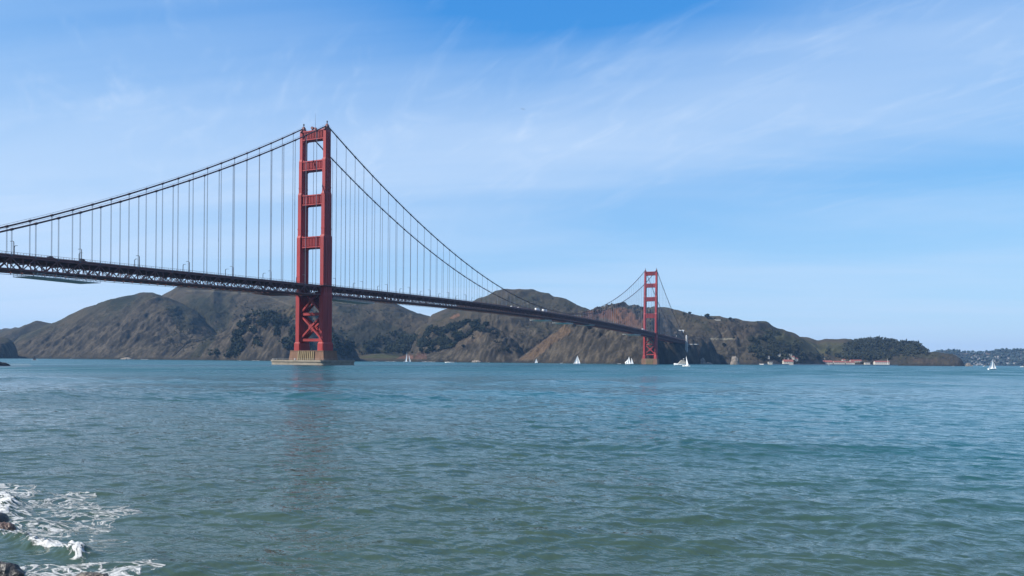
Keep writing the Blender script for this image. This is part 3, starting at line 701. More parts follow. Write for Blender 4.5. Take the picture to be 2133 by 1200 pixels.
def tower(y0):
    t = empty('tower', (0, y0, 0), 0, bridge)
    for sx in (-1, 1):
        mb = MB(); cx = sx * CAB
        mb.loft([stepped(cx, 0, 6.9, 16.0, 13.5), stepped(cx, 0, 6.7, 15.8, 20.3), stepped(cx, 0, 5.2, 14.8, 21.6)])
        for i, (z0, z1, wt, wl) in enumerate(SECT):
            zb = z0 + (0.0 if i == 0 else 0.0)
            rings = [stepped(cx, 0, wt, wl, zb)]
            if i + 1 < len(SECT):
                nx = SECT[i + 1]
                rings += [stepped(cx, 0, wt, wl, z1 - 0.6), stepped(cx, 0, nx[2] + 0.12, nx[3] + 0.3, z1 + 1.6)]
            else: rings += [stepped(cx, 0, wt, wl, z1), stepped(cx, 0, wt - 0.8, wl - 1.2, z1 + 0.9)]
            mb.loft(rings)
            # raised bands and corner ribs
            for f_ in ((0.78,) if i in (2, 3) else ()):
                zz = z0 + (z1 - z0) * 0.18
                r = stepped(cx, 0, wt + 0.3, wl + 0.3, zz)
                mb.loft([r, stepped(cx, 0, wt + 0.3, wl + 0.3, zz + 0.9)])
            for yy in (-0.28, 0.0, 0.28):
                for sd in (-1, 1):
                    xx = cx + sd * wt / 2
                    mb.box(min(xx, xx + sd * 0.28), max(xx, xx + sd * 0.28), yy * wl - 0.3, yy * wl + 0.3, z0 + 1.9 if i else z0 + 0.3, z1 - 1.0)
        mb.build('leg', M['orange'], t)
        mb = MB()       # cable saddle housing
        prof = [(-4.6, 222.2), (-2.2, 225.4), (-1.0, 227.6), (1.0, 227.6), (2.2, 225.4), (4.6, 222.2)]
        mb.prism(prof, 'x', cx - 1.25, cx + 1.25)
        mb.box(cx - 0.9, cx + 0.9, -0.8, 0.8, 227.6, 228.6)
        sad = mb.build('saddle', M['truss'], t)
        mb = MB(); mb.tube([(cx, 0, 228.6), (cx, 0, 229.7), (cx, 0, 229.9), (cx, 0, 231.0), (cx, 0, 231.7)], 0.5, 8, [0.35, 0.35, 0.75, 0.75, 0.15])
        mb.build('beacon', M['steel'], sad)
    for j, (z0, z1, wt, dp) in enumerate(STRUTS):
        xi = CAB - wt / 2 + 0.1
        mb = MB()
        d2 = dp / 2
        mb.box(-xi, xi, -d2 + 1.1, d2 - 1.1, z0 + 0.9, z1 - 0.8)
        mb.box(-xi, xi, -d2, d2, z1 - 1.1, z1)                 # cornice
        mb.box(-xi, xi, -d2, d2, z0 + 0.3, z0 + 1.3)           # sill
        mb.box(-xi, xi, -d2 + 0.35, d2 - 0.35, z0, z0 + 0.298)
        n = 12
        for k in range(n):                                     # fluting
            x = -xi + 1.8 + (2 * xi - 3.6) * k / (n - 1)
            for sd in (-1, 1):
                ya, yb = sd * (d2 - 1.15), sd * (d2 - 0.15)
                mb.box(x - 0.42, x + 0.42, min(ya, yb), max(ya, yb), z0 + 1.8, z1 - 1.7)
        for sx in (-1, 1):                                     # rounded haunches under the strut
            rr = 2.6 if j < 3 else 3.2
            pts = [(sx * xi, z0 + 0.002), (sx * xi, z0 - rr)]
            for k in range(1, 7):
                an = math.pi / 2 * k / 7
                pts.append((sx * (xi - rr + rr * math.cos(an)), z0 - rr + rr * math.sin(an)))
            pts.append((sx * (xi - rr), z0 + 0.002))
            mb.prism(pts, 'y', -d2 + 0.5, d2 - 0.5)
            mb.box(min(sx * xi, sx * (xi - 1.3)), max(sx * xi, sx * (xi - 1.3)), -d2 + 0.6, d2 - 0.6, z1, z1 + 1.0)
        mb.build('portal_strut', M['orange'], t)
    xi = CAB - 2.2
    for zc in (48.2, 23.6):
        mb = MB(); mb.box(-xi, xi, -4.2, 4.2, zc - 1.25, zc + 1.25); mb.box(-xi, xi, -4.35, 4.35, zc + 0.8, zc + 1.0); mb.build('cross_strut', M['orange'], t)
    for za, zb in ((49.4, 73.0), (24.8, 47.0)):
        mb = MB()
        for yo in (-3.2, 3.2):
            mb.beam((-xi, yo, za + 0.6), (xi, yo + 0.004, zb - 0.6), 1.6, 3.0, (0, 1, 0)); mb.beam((-xi, yo + 0.15, zb - 0.6), (xi, yo + 0.154, za + 0.6), 1.6, 3.0, (0, 1, 0))
            zc = (za + zb) / 2; mb.prism([(-3.2, zc), (0, zc - 3.0), (3.2, zc), (0, zc + 3.0)], 'y', yo - 1.1, yo + 1.1)
        mb.build('cross_brace', M['orange'], t)
    for sx in (-1, 1):                                         # balcony round each leg at the deck
        mb = MB()
        z = rail_z(y0) - 1.35
        mb.box(sx * 14.9 - 3.3, sx * 14.9 + 3.3, -9.6, 9.6, z - 0.8, z - 0.1)
        for yy in range(-9, 10, 3): mb.box(sx * 18.0 - 0.1, sx * 18.0 + 0.1, yy - 0.1, yy + 0.1, z - 0.1, z + 1.3)
        mb.box(sx * 18.0 - 0.08, sx * 18.0 + 0.08, -9.5, 9.5, z + 1.2, z + 1.35)
        mb.build('balcony', M['truss'], t)
    return t
t1 = tower(0.0)
t2 = copy_tree(t1, bridge); t2.location = (0, SPAN, 0)
# drums and a mast on the top strut of the near tower
mb = MB()
mb.tube([(-1.8, -3.0, 225.6), (-1.8, -1.0, 225.6)], 1.35, 16); mb.tube([(1.2, -2.2, 225.0), (1.2, -0.6, 225.0)], 1.1, 16)
mb.box(-2.4, -1.2, -2.6, -1.4, 223.0, 224.5); mb.box(0.6, 1.8, -2.0, -0.8, 223.0, 224.2)
mb.build('horn_drum', M['truss'], t1)
mb = MB(); mb.tube([(0, 0, 223), (0, 0, 231), (0, 0, 240)], 0.12, 6, [0.16, 0.12, 0.05]); mb.build('mast', M['steel'], t1)

# --- main cables
HY = [y for y in ([-15.24 * k for k in range(1, 28)] + [15.24 * k for k in range(1, 84)] + [SPAN + 15.24 * k for k in range(1, 22)])]
for sx in (-1, 1):
    mb = MB(); x = sx * CAB
    pts = [(x, y, cable_z(y)) for y in np.concatenate([np.arange(-345, 0, 15), np.arange(0, SPAN, 16), np.arange(SPAN, SPAN + SIDE + 1, 15.59)])]
    mb.tube(pts, 0.56, 10)
    for y in HY:
        if y < -343: continue
        d = 0.9; mb.tube([(x, y - d, cable_z(y - d)), (x, y + d, cable_z(y + d))], 0.78, 8)
    for dx in (-0.55, 0.55):      # hand ropes above the cable
        mb.tube([(x + dx, p[1], p[2] + 1.5) for p in pts], 0.05, 3)
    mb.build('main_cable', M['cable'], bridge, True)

# --- suspenders: the largest hundred singly, the rest in one
sus = []
for sx in (-1, 1):
    for y in HY:
        zt, zb = cable_z(y) - 0.5, rail_z(y) - 2.5
        if zt - zb < 2.6 or y < -343: continue
        u, v, Z = uv_of(sx * CAB, y, zb)
        sus.append(((zt - zb) / Z if u > -5 else 0, sx, y, zb, zt))
sus.sort(reverse=True)
rest = MB()
for i, (sc, sx, y, zb, zt) in enumerate(sus):
    m = MB() if i < 100 else rest
    for dy in (-0.27, 0.27):
        for dx in (-0.12, 0.12): m.box(sx * CAB + dx - 0.042, sx * CAB + dx + 0.042, y + dy - 0.042, y + dy + 0.042, zb, zt)
    m.box(sx * CAB - 0.3, sx * CAB + 0.3, y - 0.4, y + 0.4, zb, zb + 0.8)
    if i < 100: m.build('suspender', M['rope'], bridge)
tag(rest.build('suspender', M['rope'], bridge), kind='stuff')

# --- piers
def ellipse(a, b, z, n=64):
    """straight-sided ring with rounded corners"""
    def q(v): return math.copysign(abs(v)**0.16, v)
    return [(a * q(math.cos(2 * math.pi * (k + 0.5) / n)), b * q(math.sin(2 * math.pi * (k + 0.5) / n)), z) for k in range(n)]
p = tag(empty('bridge_pier', (0, 0, 0)), 'ribbed concrete pier with broad low fender under the near tower', 'pier')
mb = MB(); mb.loft([[(-20.6, -11.2, 3), (20.6, -11.2, 3), (20.6, 11.2, 3), (-20.6, 11.2, 3)], [(-19.2, -10.2, 13.0), (19.2, -10.2, 13.0), (19.2, 10.2, 13.0), (-19.2, 10.2, 13.0)], [(-19.5, -10.5, 13.0), (19.5, -10.5, 13.0), (19.5, 10.5, 13.0), (-19.5, 10.5, 13.0)], [(-19.5, -10.5, 13.55), (19.5, -10.5, 13.55), (19.5, 10.5, 13.55), (-19.5, 10.5, 13.55)]])
mb.build('pier_block', M['concrete'], p)
for k in range(9):
    x = -8.8 + k * 2.2
    mb = MB(); mb.loft([[(x - 0.6, -12.1, 4), (x + 0.6, -12.1, 4), (x + 0.6, -10.0, 4), (x - 0.6, -10.0, 4)], [(x - 0.6, -11.1, 12.9), (x + 0.6, -11.1, 12.9), (x + 0.6, -9.5, 12.9), (x - 0.6, -9.5, 12.9)]]); mb.build('pier_rib', M['flute'], p)
mb = MB(); mb.loft([ellipse(31.3, 25.4, -3), ellipse(31.3, 25.4, 2.9), ellipse(31.9, 26.0, 2.9), ellipse(31.9, 26.0, 4.6), ellipse(27.5, 22.0, 4.6), ellipse(27.3, 21.8, 3.4)])
fe = mb.build('fender', M['fender'], p)
mb = MB()
for k in range(0, 64, 2):
    a = ellipse(31.0, 25.2, 0)[k]; mb.box(a[0] - 0.06, a[0] + 0.06, a[1] - 0.06, a[1] + 0.06, 4.6, 5.7)
mb.tube(ellipse(31.0, 25.2, 5.7) + ellipse(31.0, 25.2, 5.7)[:1], 0.06, 4)
mb.build('railing', M['greyconc'], fe)
mb = MB(); mb.loft([[(-2.5, -25.0, 4.6), (-1.5, -25.0, 4.6), (-1.5, -24.0, 4.6), (-2.5, -24.0, 4.6)], [(-2.3, -24.8, 6.3), (-1.7, -24.8, 6.3), (-1.7, -24.2, 6.3), (-2.3, -24.2, 6.3)]]); mb.build('bollard', M['greyconc'], fe)
p = tag(empty('bridge_pier', (0, SPAN, 0)), 'stepped concrete pier under the far tower at the foot of the cliff', 'pier')
mb = MB(); mb.loft([[(-19.5, -10.5, -3), (19.5, -10.5, -3), (19.5, 10.5, -3), (-19.5, 10.5, -3)], [(-19, -10, 13.5), (19, -10, 13.5), (19, 10, 13.5), (-19, 10, 13.5)]]); mb.build('pier_block', M['concrete'], p)
for k in range(8):
    x = -7.7 + k * 2.2; mb = MB(); mb.box(x - 0.6, x + 0.6, -11.4, -9.8, -2, 12.6); mb.build('pier_rib', M['flute'], p)

# concrete pylons where the far side span lands
for sx in (-1, 1):
    p = tag(empty('bridge_pylon', (sx * 14.5, SPAN + SIDE, 0)), ['', 'far concrete pylon beside the road where the side span lands', 'near concrete pylon beside the road where the side span lands'][1 if sx < 0 else 2], 'pylon', 'pylons at the end of the bridge')
    mb = MB(); mb.loft([[(-3.2, -5, 30), (3.2, -5, 30), (3.2, 5, 30), (-3.2, 5, 30)], [(-2.6, -4, 66), (2.6, -4, 66), (2.6, 4, 66), (-2.6, 4, 66)]]); mb.build('shaft', M['greyconc'], p)
    mb = MB(); mb.loft([[(-2.2, -3.4, 66), (2.2, -3.4, 66), (2.2, 3.4, 66), (-2.2, 3.4, 66)], [(-1.8, -2.8, 79), (1.8, -2.8, 79), (1.8, 2.8, 79), (-1.8, 2.8, 79)], [(-0.9, -1.4, 81), (0.9, -1.4, 81), (0.9, 1.4, 81), (-0.9, 1.4, 81)]]); mb.build('cap', M['greyconc'], p)
a = tag(empty('abutment', (0, SPAN + SIDE + 22, 0)), 'grey concrete abutment wall between the two end pylons', 'abutment')
mb = MB(); mb.box(-12, 12, 0, 16, 30, 55.4); mb.build('wall', M['greyconc'], a)
mb = MB(); mb.box(-14, 40, -2, 18, 55.5, 57.5); mb.build('parapet', M['greyconc'], a)

# --- street lamps on the deck
def make_lamp():
    r = empty('street_lamp')
    mb = MB(); mb.tube([(0, 0, 0), (0, 0, 7.2), (-0.25, 0, 7.9), (-0.8, 0, 8.25), (-1.9, 0, 8.3)], 0.24, 6, [0.3, 0.26, 0.24, 0.2, 0.16]); mb.build('pole', M['lamp'], r)
    mb = MB(); mb.loft([[(-1.7, -0.25, 8.2), (-1.7, 0.25, 8.2), (-1.7, 0.25, 8.42), (-1.7, -0.25, 8.42)], [(-3.1, -0.3, 8.12), (-3.1, 0.3, 8.12), (-3.1, 0.3, 8.3), (-3.1, -0.3, 8.3)]]); mb.build('lamp_head', M['lamp'], r)
    return r
ORD = ['first', 'second', 'third', 'fourth', 'fifth', 'sixth', 'seventh', 'eighth', 'ninth', 'tenth', 'eleventh', 'twelfth', 'thirteenth', 'fourteenth', 'fifteenth', 'sixteenth', 'seventeenth', 'eighteenth', 'nineteenth', 'twentieth', 'twenty-first', 'twenty-second', 'twenty-third', 'twenty-fourth', 'twenty-fifth', 'twenty-sixth', 'twenty-seventh', 'twenty-eighth', 'twenty-ninth', 'thirtieth']
proto = make_lamp(); first = True
for sx in (1, -1):
    base = 18.0 if sx > 0 else 34.0
    for rgn in (-1, 1):
        k = 0
        while True:
            y = (-(45.72 - base) - 45.72 * k) if rgn < 0 else base + 45.72 * k
            if rgn < 0 and y < -330 or rgn > 0 and y > SPAN - 10: break
            o = proto if first else copy_tree(proto); first = False
            o.location = (sx * 11.6, y, rail_z(y) - 1.36); o.rotation_euler = (0, 0, 0 if sx > 0 else math.pi)
            tag(o, 'curved street lamp on the %s side of the deck, %s %s of the near tower' % ('near' if sx > 0 else 'far', ORD[k], 'left' if rgn < 0 else 'right'), 'street lamp', 'street lamps along the bridge deck')
            k += 1

# --- vehicles on the deck
def truck(y, x, label, L_=11, w=2.5, h=3.9, group='white trucks on the deck'):
    r = tag(empty('truck', (x, y, rail_z(y) - 1.30)), label, 'truck', group)
    mb = MB(); mb.box(-w / 2, w / 2, -L_ / 2, L_ / 2 - 2.6, 0.9, h); mb.build('cargo_box', M['white'], r)
    mb = MB(); mb.prism([(L_ / 2 - 2.5, 0.5), (L_ / 2, 0.5), (L_ / 2, 1.6), (L_ / 2 - 0.5, 2.8), (L_ / 2 - 2.5, 2.9)], 'x', -w / 2, w / 2); c = mb.build('cab', M['white'], r)
    mb = MB(); mb.prism([(L_ / 2 + 0.02, 1.65), (L_ / 2 - 0.46, 2.7), (L_ / 2 - 0.5, 2.7), (L_ / 2 - 0.1, 1.65)], 'x', -w / 2 + 0.2, w / 2 - 0.2); mb.build('windscreen', M['glass'], c)
    for yy in (-L_ / 2 + 1.5, L_ / 2 - 1.4):
        for sd in (-1, 1):
            mb = MB(); mb.tube([(sd * w / 2 - 0.18 * sd, yy, 0.5), (sd * w / 2 + 0.05 * sd, yy, 0.5)], 0.5, 12); mb.build('wheel', M['tyre'], r)
def car(y, x, m, label, group=None, van=False):
    r = tag(empty('van' if van else 'car', (x, y, rail_z(y) - 1.30)), label, 'van' if van else 'car', group)
    mb = MB(); mb.prism([(-2.3, 0.35), (2.3, 0.35), (2.35, 0.85), (1.3, 1.0), (0.6, 1.55 + 0.5 * van), (-1.5 - 0.6 * van, 1.6 + 0.5 * van), (-2.3, 1.05)], 'x', -0.9, 0.9); b = mb.build('body', m, r)
    mb = MB(); mb.prism([(1.1, 1.02), (0.55, 1.5), (-1.4, 1.52), (-1.9, 1.06)], 'x', -0.92, 0.92); mb.build('window', M['glass'], b)
    for yy in (-1.45, 1.45):
        for sd in (-1, 1):
            mb = MB(); mb.tube([(sd * 0.75, yy, 0.33), (sd * 0.94, yy, 0.33)], 0.33, 12); mb.build('wheel', M['tyre'], r)
def deck_y(u, x=7.0):
    lo, hi = -400.0, SPAN + 200
    for _ in range(50):
        mid = (lo + hi) / 2
        if uv_of(x, mid, rail_z(mid))[0] < u: lo = mid
        else: hi = mid
    return lo
truck(deck_y(1119.5), 7.0, 'white box truck on the deck, the left of the pair at mid span', 17, 2.6, 4.3)
truck(deck_y(1134.5), 7.0, 'white box truck on the deck, the right of the pair at mid span', 17, 2.6, 4.3)
truck(deck_y(1340), 6.5, 'white truck on the deck just left of the far tower', 15, 2.6, 4.2)
car(deck_y(1067), 6.0, M['white'], 'white van on the deck left of the pair of white trucks', None, True)
car(deck_y(1081), 6.0, M['white'], 'white car on the deck between a white van and the pair of trucks')
car(deck_y(1234), 6.0, M['white'], 'white car on the deck in front of the red cliff')
car(deck_y(1349), 7.0, M['white'], 'white car on the deck between the legs of the far tower')
car(deck_y(104), 8.0, M['darkcar'], 'dark car behind the railing above the hanging scaffold')
car(deck_y(170), 8.0, M['darkcar'], 'dark van behind the railing right of the hanging scaffold', None, True)

# --- work platforms hung under the deck
def platform(y0, y1, x0, x1, drop, label, m, tarp=False, name='work_platform'):
    ym = (y0 + y1) / 2
    zb = rail_z(ym) - TOPC - DEPTH - drop
    r = tag(empty(name, ((x0 + x1) / 2, ym, zb)), label, 'work platform', 'work platforms under the deck')
    lx, ly = (x1 - x0) / 2, (y1 - y0) / 2
    mb = MB()
    if tarp: mb.box(-lx, lx, -ly, ly, 0, 0.25)
    else:
        nj = int(ly * 2 / 1.6)
        for k in range(nj + 1): yy = -ly + 2 * ly * k / nj; mb.box(-lx, lx, yy - 0.22, yy + 0.22, 0.02, 0.23)
        for x in (-lx, -lx / 2, 0, lx / 2, lx): mb.box(x - 0.3, x + 0.3, -ly, ly, 0, 0.25)
    mb.build('floor', M['tarp'] if tarp else m, r)
    mb = MB()
    n = max(3, int(ly * 2 / 2.5))
    for k in range(n + 1):
        y = -ly + 2 * ly * k / n
        for x in (-lx, lx):
            mb.box(x - 0.08, x + 0.08, y - 0.08, y + 0.08, 0.25, 2.2)
        if k < n:
            y2 = -ly + 2 * ly * (k + 1) / n
            for x in (-lx, lx): mb.beam((x, y, 0.3), (x, y2, 2.0), 0.1)
    for x in (-lx, lx):
        mb.box(x - 0.07, x + 0.07, -ly, ly, 2.1, 2.25); mb.box(x - 0.07, x + 0.07, -ly, ly, 1.1, 1.2)
    mb.build('guard_rail', m, r)
    mb = MB()
    for k in range(4):
        y = -ly * 0.8 + 1.6 * ly * k / 3
        for x in (-lx * 0.7, lx * 0.7): mb.beam((x, y, 0.2), (x, y, drop - 0.3), 0.16)
    mb.build('hanger', m, r)
platform(deck_y(66, 13), deck_y(205, 13), -4.0, 15.0, 4.2, 'grey lattice scaffold hung below the deck near its left end', M['scaffold'], name='hanging_scaffold')
platform(deck_y(572, 13), deck_y(612, 13), -11, 12, 2.4, 'dark work platform under the deck left of the near tower', M['truss'])
platform(12, deck_y(778, 13), -12, 14, 4.2, 'long grey work platform under the deck right of the near tower', M['scaffold'])
for uu, lab in ((1141, 'white work platform under the deck, the first right of mid span'), (1186, 'white work platform under the deck at the top of the tan ridge')):
    platform(deck_y(uu - 7, 13), deck_y(uu + 7, 13), -12, 14, 5.0, lab, M['scaffold'], True)
platform(deck_y(1227, 13), deck_y(1238, 13), -12, 14, 2.5, 'grey work platform under the deck in front of the dark cliff', M['scaffold'])
platform(deck_y(1320, 13), deck_y(1334, 13), -12, 14, 5.5, 'white work platform under the deck just left of the far tower', M['scaffold'], True)

# ================================================================== vegetation
def crown_points(m, c, rx, rz, n, rnd):
    """leafy crown: many small lumps spread through an uneven volume"""
    for _ in range(n):
        while True:
            x, y, z = rnd.uniform(-1, 1), rnd.uniform(-1, 1), rnd.uniform(-1, 1)
            q = x * x + y * y + z * z
            if 0.15 < q < 1: break
        s = rnd.uniform(0.16, 0.34)
        p = Vector((c[0] + x * rx * (1 - 0.25 * max(z, 0)), c[1] + y * rx * (1 - 0.25 * max(z, 0)), c[2] + z * rz))
        blob(m, p, s * rx, s * rz * 0.8, rnd)
_ico = None
def blob(m, p, r, rz, rnd):
    global _ico
    if _ico is None:
        b = bmesh.new(); bmesh.ops.create_icosphere(b, subdivisions=1, radius=1); b.verts.index_update()
        _ico = ([tuple(v.co) for v in b.verts], [tuple(v.index for v in f.verts) for f in b.faces]); b.free()
    vs = []
    for x, y, z in _ico[0]:
        k = rnd.uniform(0.5, 1.45)
        vs.append((p[0] + x * r * k, p[1] + y * r * k, p[2] + z * rz * k))
    m.add(vs, _ico[1])
def make_tree(kind):
    rnd = random.Random(40 + kind)
    r = empty('tree')
    mb = MB(); mb.tube([(0, 0, -1.5), (0.1, 0, 2), (0, 0.2, 4.5), (0.2, 0.1, 8)], 0.4, 7, [0.5, 0.42, 0.33, 0.12])
    for a in range(4): mb.tube([(0, 0.1, 3.2 + a * 0.7), (1.8 * math.cos(a * 1.7), 1.8 * math.sin(a * 1.7), 5.2 + a * 0.7)], 0.15, 5, [0.2, 0.07])
    mb.build('trunk', M['bark'], r)
    mb = MB()
    if kind == 0: crown_points(mb, (0, 0, 7.0), 5.2, 4.0, 60, rnd)
    else: crown_points(mb, (0, 0, 7.5), 3.2, 5.4, 50, rnd)
    mb.build('crown', M['leaf'], r)
    return r
tp = [make_tree(0), make_tree(1)]; used = [False, False]
def tree(u, v, s, kind, label, group=None):
    g = ground_at(u, v)
    o = copy_tree(tp[kind]) if used[kind] else tp[kind]; used[kind] = True
    o.location = g; o.scale = (s, s, s); o.rotation_euler = (0, 0, u * 1.3)
    tag(o, label, 'tree', group)
G = 'trees along the ridge tops'
tree(1298, 640, 1.7, 0, 'largest dark tree on the ridge left of the far tower', G)
tree(1279, 642, 0.9, 1, 'thin dark tree left of the largest tree on the ridge', G)
for i, u in enumerate((1308, 1315, 1322, 1329, 1336)): tree(u, 646, 0.95 + 0.12 * (i % 2), i % 2, 'dark tree in the row between the largest ridge tree and the far tower', G + ' beside the far tower')
tree(1424, 656, 0.9, 0, 'small round tree on the ridge right of the far tower', G)
tree(1436, 656, 1.1, 0, 'dark tree on the ridge beside the small round tree', G)
tree(1472, 664, 1.75, 0, 'large round tree alone on the brown ridge', G)
tree(1487, 666, 0.7, 0, 'low tree beside a ridge house right of the large round tree', G)
tree(1520, 668, 1.15, 0, 'dark tree at the right end of the flat brown ridge', G)
tree(1527, 669, 0.75, 0, 'small tree touching the dark tree on the flat brown ridge', G)
tree(1577, 674, 0.7, 0, 'small dark tree where the brown ridge starts to fall', G)
tree(1150, 624, 0.6, 0, 'small dark tree on the right shoulder of the middle hill', G)
for i, (u, v, s, lab) in enumerate(((949, 715, 1.15, 'round dark bush on the rocky slope above the motorboat'), (965, 724, 1.0, 'dark bush lower on the rocky slope near the motorboat'), (1012, 683, 1.9, 'large dark tree at the top of the rocky ridge'),
      (1021, 694, 1.3, 'dark bush just below the large tree of the rocky ridge'), (1508, 723, 1.3, 'dark bush on the slope right of the shadowed cliff'), (1057, 735, 1.3, 'dark bush low on the slope left of the tan ridge'), (1527, 706, 0.8, 'dark bush at the end of the pale road cut'))):
    tree(u, v, s, 0, lab)

for i, u in enumerate((1612, 1628, 1665, 1676, 1690, 1708, 1733, 1759, 1795, 1815, 1868)):
    o = copy_tree(tp[i % 2]); D_ = 2520 if u < 1680 else 2815
    p = at(u, 757.5, D_); p.z = 3.0; o.location = p; s_ = 0.75 + 0.25 * ((i * 7) % 3) / 2; o.scale = (s_ * 1.3, s_ * 1.3, s_); o.rotation_euler = (0, 0, i * 1.9)
    tag(o, 'dark tree standing among the red roofed shore buildings', 'tree', 'trees among the shore buildings')
def wood(name, polys, n, hmin, hmax, m, seed, gaps=-0.12):
    rnd = random.Random(seed); mb = MB(); cnt = 0; tries = 0
    boxes = [(min(p[0] for p in q), max(p[0] for p in q), min(p[1] for p in q), max(p[1] for p in q)) for q in polys]
    area = [(b[1] - b[0]) * (b[3] - b[2]) for b in boxes]
    while cnt < n and tries < n * 12:
        tries += 1
        i = rnd.choices(range(len(polys)), area)[0]; b = boxes[i]
        u, v = rnd.uniform(b[0], b[1]), rnd.uniform(b[2], b[3])
        if not poly_mask(np.array([[u + rnd.gauss(0, 6)]]), np.array([[v + rnd.gauss(0, 3.5)]]), polys[i])[0, 0]: continue
        g = ground_at(u, v)
        if g.z < 3: continue
        h = rnd.uniform(hmin, hmax) * (1.35 if rnd.random() < 0.12 else 1.0)
        if pnoise(np.array([g.x / 38.0]), np.array([g.y / 38.0]))[0] < gaps + 0.12 * rnd.random(): continue
        for _ in range(5): blob(mb, g + Vector((rnd.gauss(0, h * 0.26), rnd.gauss(0, h * 0.26), h * rnd.uniform(0.25, 0.95))), h * rnd.uniform(0.12, 0.30), h * rnd.uniform(0.14, 0.34), rnd)
        cnt += 1
    o = mb.build(name, m)
    return tag(o, None, None, None, 'stuff')
w = wood('wood', [[(494, 668), (520, 656), (562, 654), (580, 662), (620, 668), (640, 690), (650, 735), (610, 735), (590, 700), (560, 690), (540, 685), (500, 690)], [(495, 690), (505, 690), (500, 745), (470, 745), (440, 745), (480, 715)], [(690, 690), (715, 706), (740, 728), (740, 742), (690, 742)], [(525, 680), (545, 685), (535, 730), (520, 720)]], 720, 7, 14, M['leaf'], 1)
tag(w, 'dark wood on the rocky spur behind the near tower', 'wood')
w = wood('wood', [[(740, 730), (800, 700), (860, 700), (880, 705), (900, 690), (950, 680), (985, 670), (1012, 672), (1000, 688), (960, 706), (940, 722), (900, 733), (850, 735), (820, 733), (770, 738)]], 1300, 7, 13, M['leaf'], 2)
tag(w, 'dark wood in the valley above the cove', 'wood')
w = wood('wood', [[(1755, 735), (1767, 718), (1790, 709), (1820, 706), (1850, 709), (1880, 715), (1902, 716), (1920, 724), (1934, 736), (1870, 738), (1840, 750), (1760, 748)]], 1700, 7, 12, M['leaf2'], 3, -0.6)
tag(w, 'dense dark wood covering the low hill near the point', 'wood')
w = wood('wood', [[(1560, 705), (1600, 712), (1640, 735), (1690, 738), (1700, 752), (1600, 752), (1560, 735)], [(1700, 742), (1780, 740), (1770, 750), (1700, 750)], [(1600, 690), (1620, 700), (1625, 720), (1590, 715)], [(1640, 722), (1665, 715), (1670, 725), (1645, 730)], [(1720, 735), (1735, 728), (1738, 742), (1722, 744)]], 800, 6, 12, M['leaf2'], 4)
tag(w, 'scattered dark wood behind the red roofed buildings', 'wood')
w = wood('scrub', [[(1385, 645), (1470, 668), (1560, 675), (1600, 690), (1550, 705), (1480, 690), (1400, 660)], [(340, 640), (480, 650), (440, 700), (380, 740), (340, 700)], [(700, 635), (860, 655), (850, 690), (720, 690)], [(1000, 680), (1150, 690), (1090, 735), (1040, 735)], [(1480, 720), (1600, 740), (1580, 752), (1500, 752)], [(1870, 740), (1990, 742), (1980, 750), (1870, 752)], [(1100, 615), (1190, 640), (1170, 650), (1100, 640)], [(480, 620), (600, 640), (560, 660), (480, 670)]], 1500, 1.8, 5.0, M['leaf2'], 5)
tag(w, 'low green scrub dotted over the hillsides', 'scrub')
def far_wood():
    rnd = random.Random(9); mb = MB()
    for _ in range(700):
        g = ground_at(rnd.uniform(1935, 2200), rnd.uniform(728, 762), far=True)
        if g.z < 4: continue
        h = rnd.uniform(10, 20); blob(mb, g + Vector((0, 0, h * 0.4)), h * rnd.uniform(0.4, 0.8), h * 0.5, rnd)
    tag(mb.build('wood', M['farleaf']), 'blue hazy trees over the far town hillside', 'wood', None, 'stuff')
far_wood()

# ================================================================== buildings
def house(name, loc, rz, L_, W_, h, rh, wall, roof, label, group=None, nwin=4, cat='house'):
    r = tag(empty(name, loc, rz), label, cat, group)
    mb = MB(); mb.box(-L_ / 2, L_ / 2, -W_ / 2, W_ / 2, -4, h)
    for sd in (-1, 1): mb.add([(sd * L_ / 2, -W_ / 2, h), (sd * L_ / 2, W_ / 2, h), (sd * L_ / 2, 0, h + rh)], [(0, 1, 2)])
    mb.build('wall', wall, r)
    mb = MB(); o = 0.5
    for sd in (-1, 1):
        mb.loft([[(-L_ / 2 - o, sd * (W_ / 2 + o), h - 0.1), (L_ / 2 + o, sd * (W_ / 2 + o), h - 0.1), (L_ / 2 + o, 0, h + rh), (-L_ / 2 - o, 0, h + rh)], [(-L_ / 2 - o, sd * (W_ / 2 + o), h + 0.2), (L_ / 2 + o, sd * (W_ / 2 + o), h + 0.2), (L_ / 2 + o, 0, h + rh + 0.3), (-L_ / 2 - o, 0, h + rh + 0.3)]])
    mb.build('roof', roof, r)
    for k in range(nwin):
        x = -L_ / 2 + L_ * (k + 0.5) / nwin
        mb = MB(); mb.box(x - 0.7, x + 0.7, -W_ / 2 - 0.06, -W_ / 2 + 0.1, h * 0.4, h * 0.75); mb.build('window', M['glass'], r)
    return r
def put(u, v, D=None):
    if D is None: return ground_at(u, v)
    p = at(u, v, D); return p
RZ = YAW
B = 'white buildings with red roofs on the far shore'
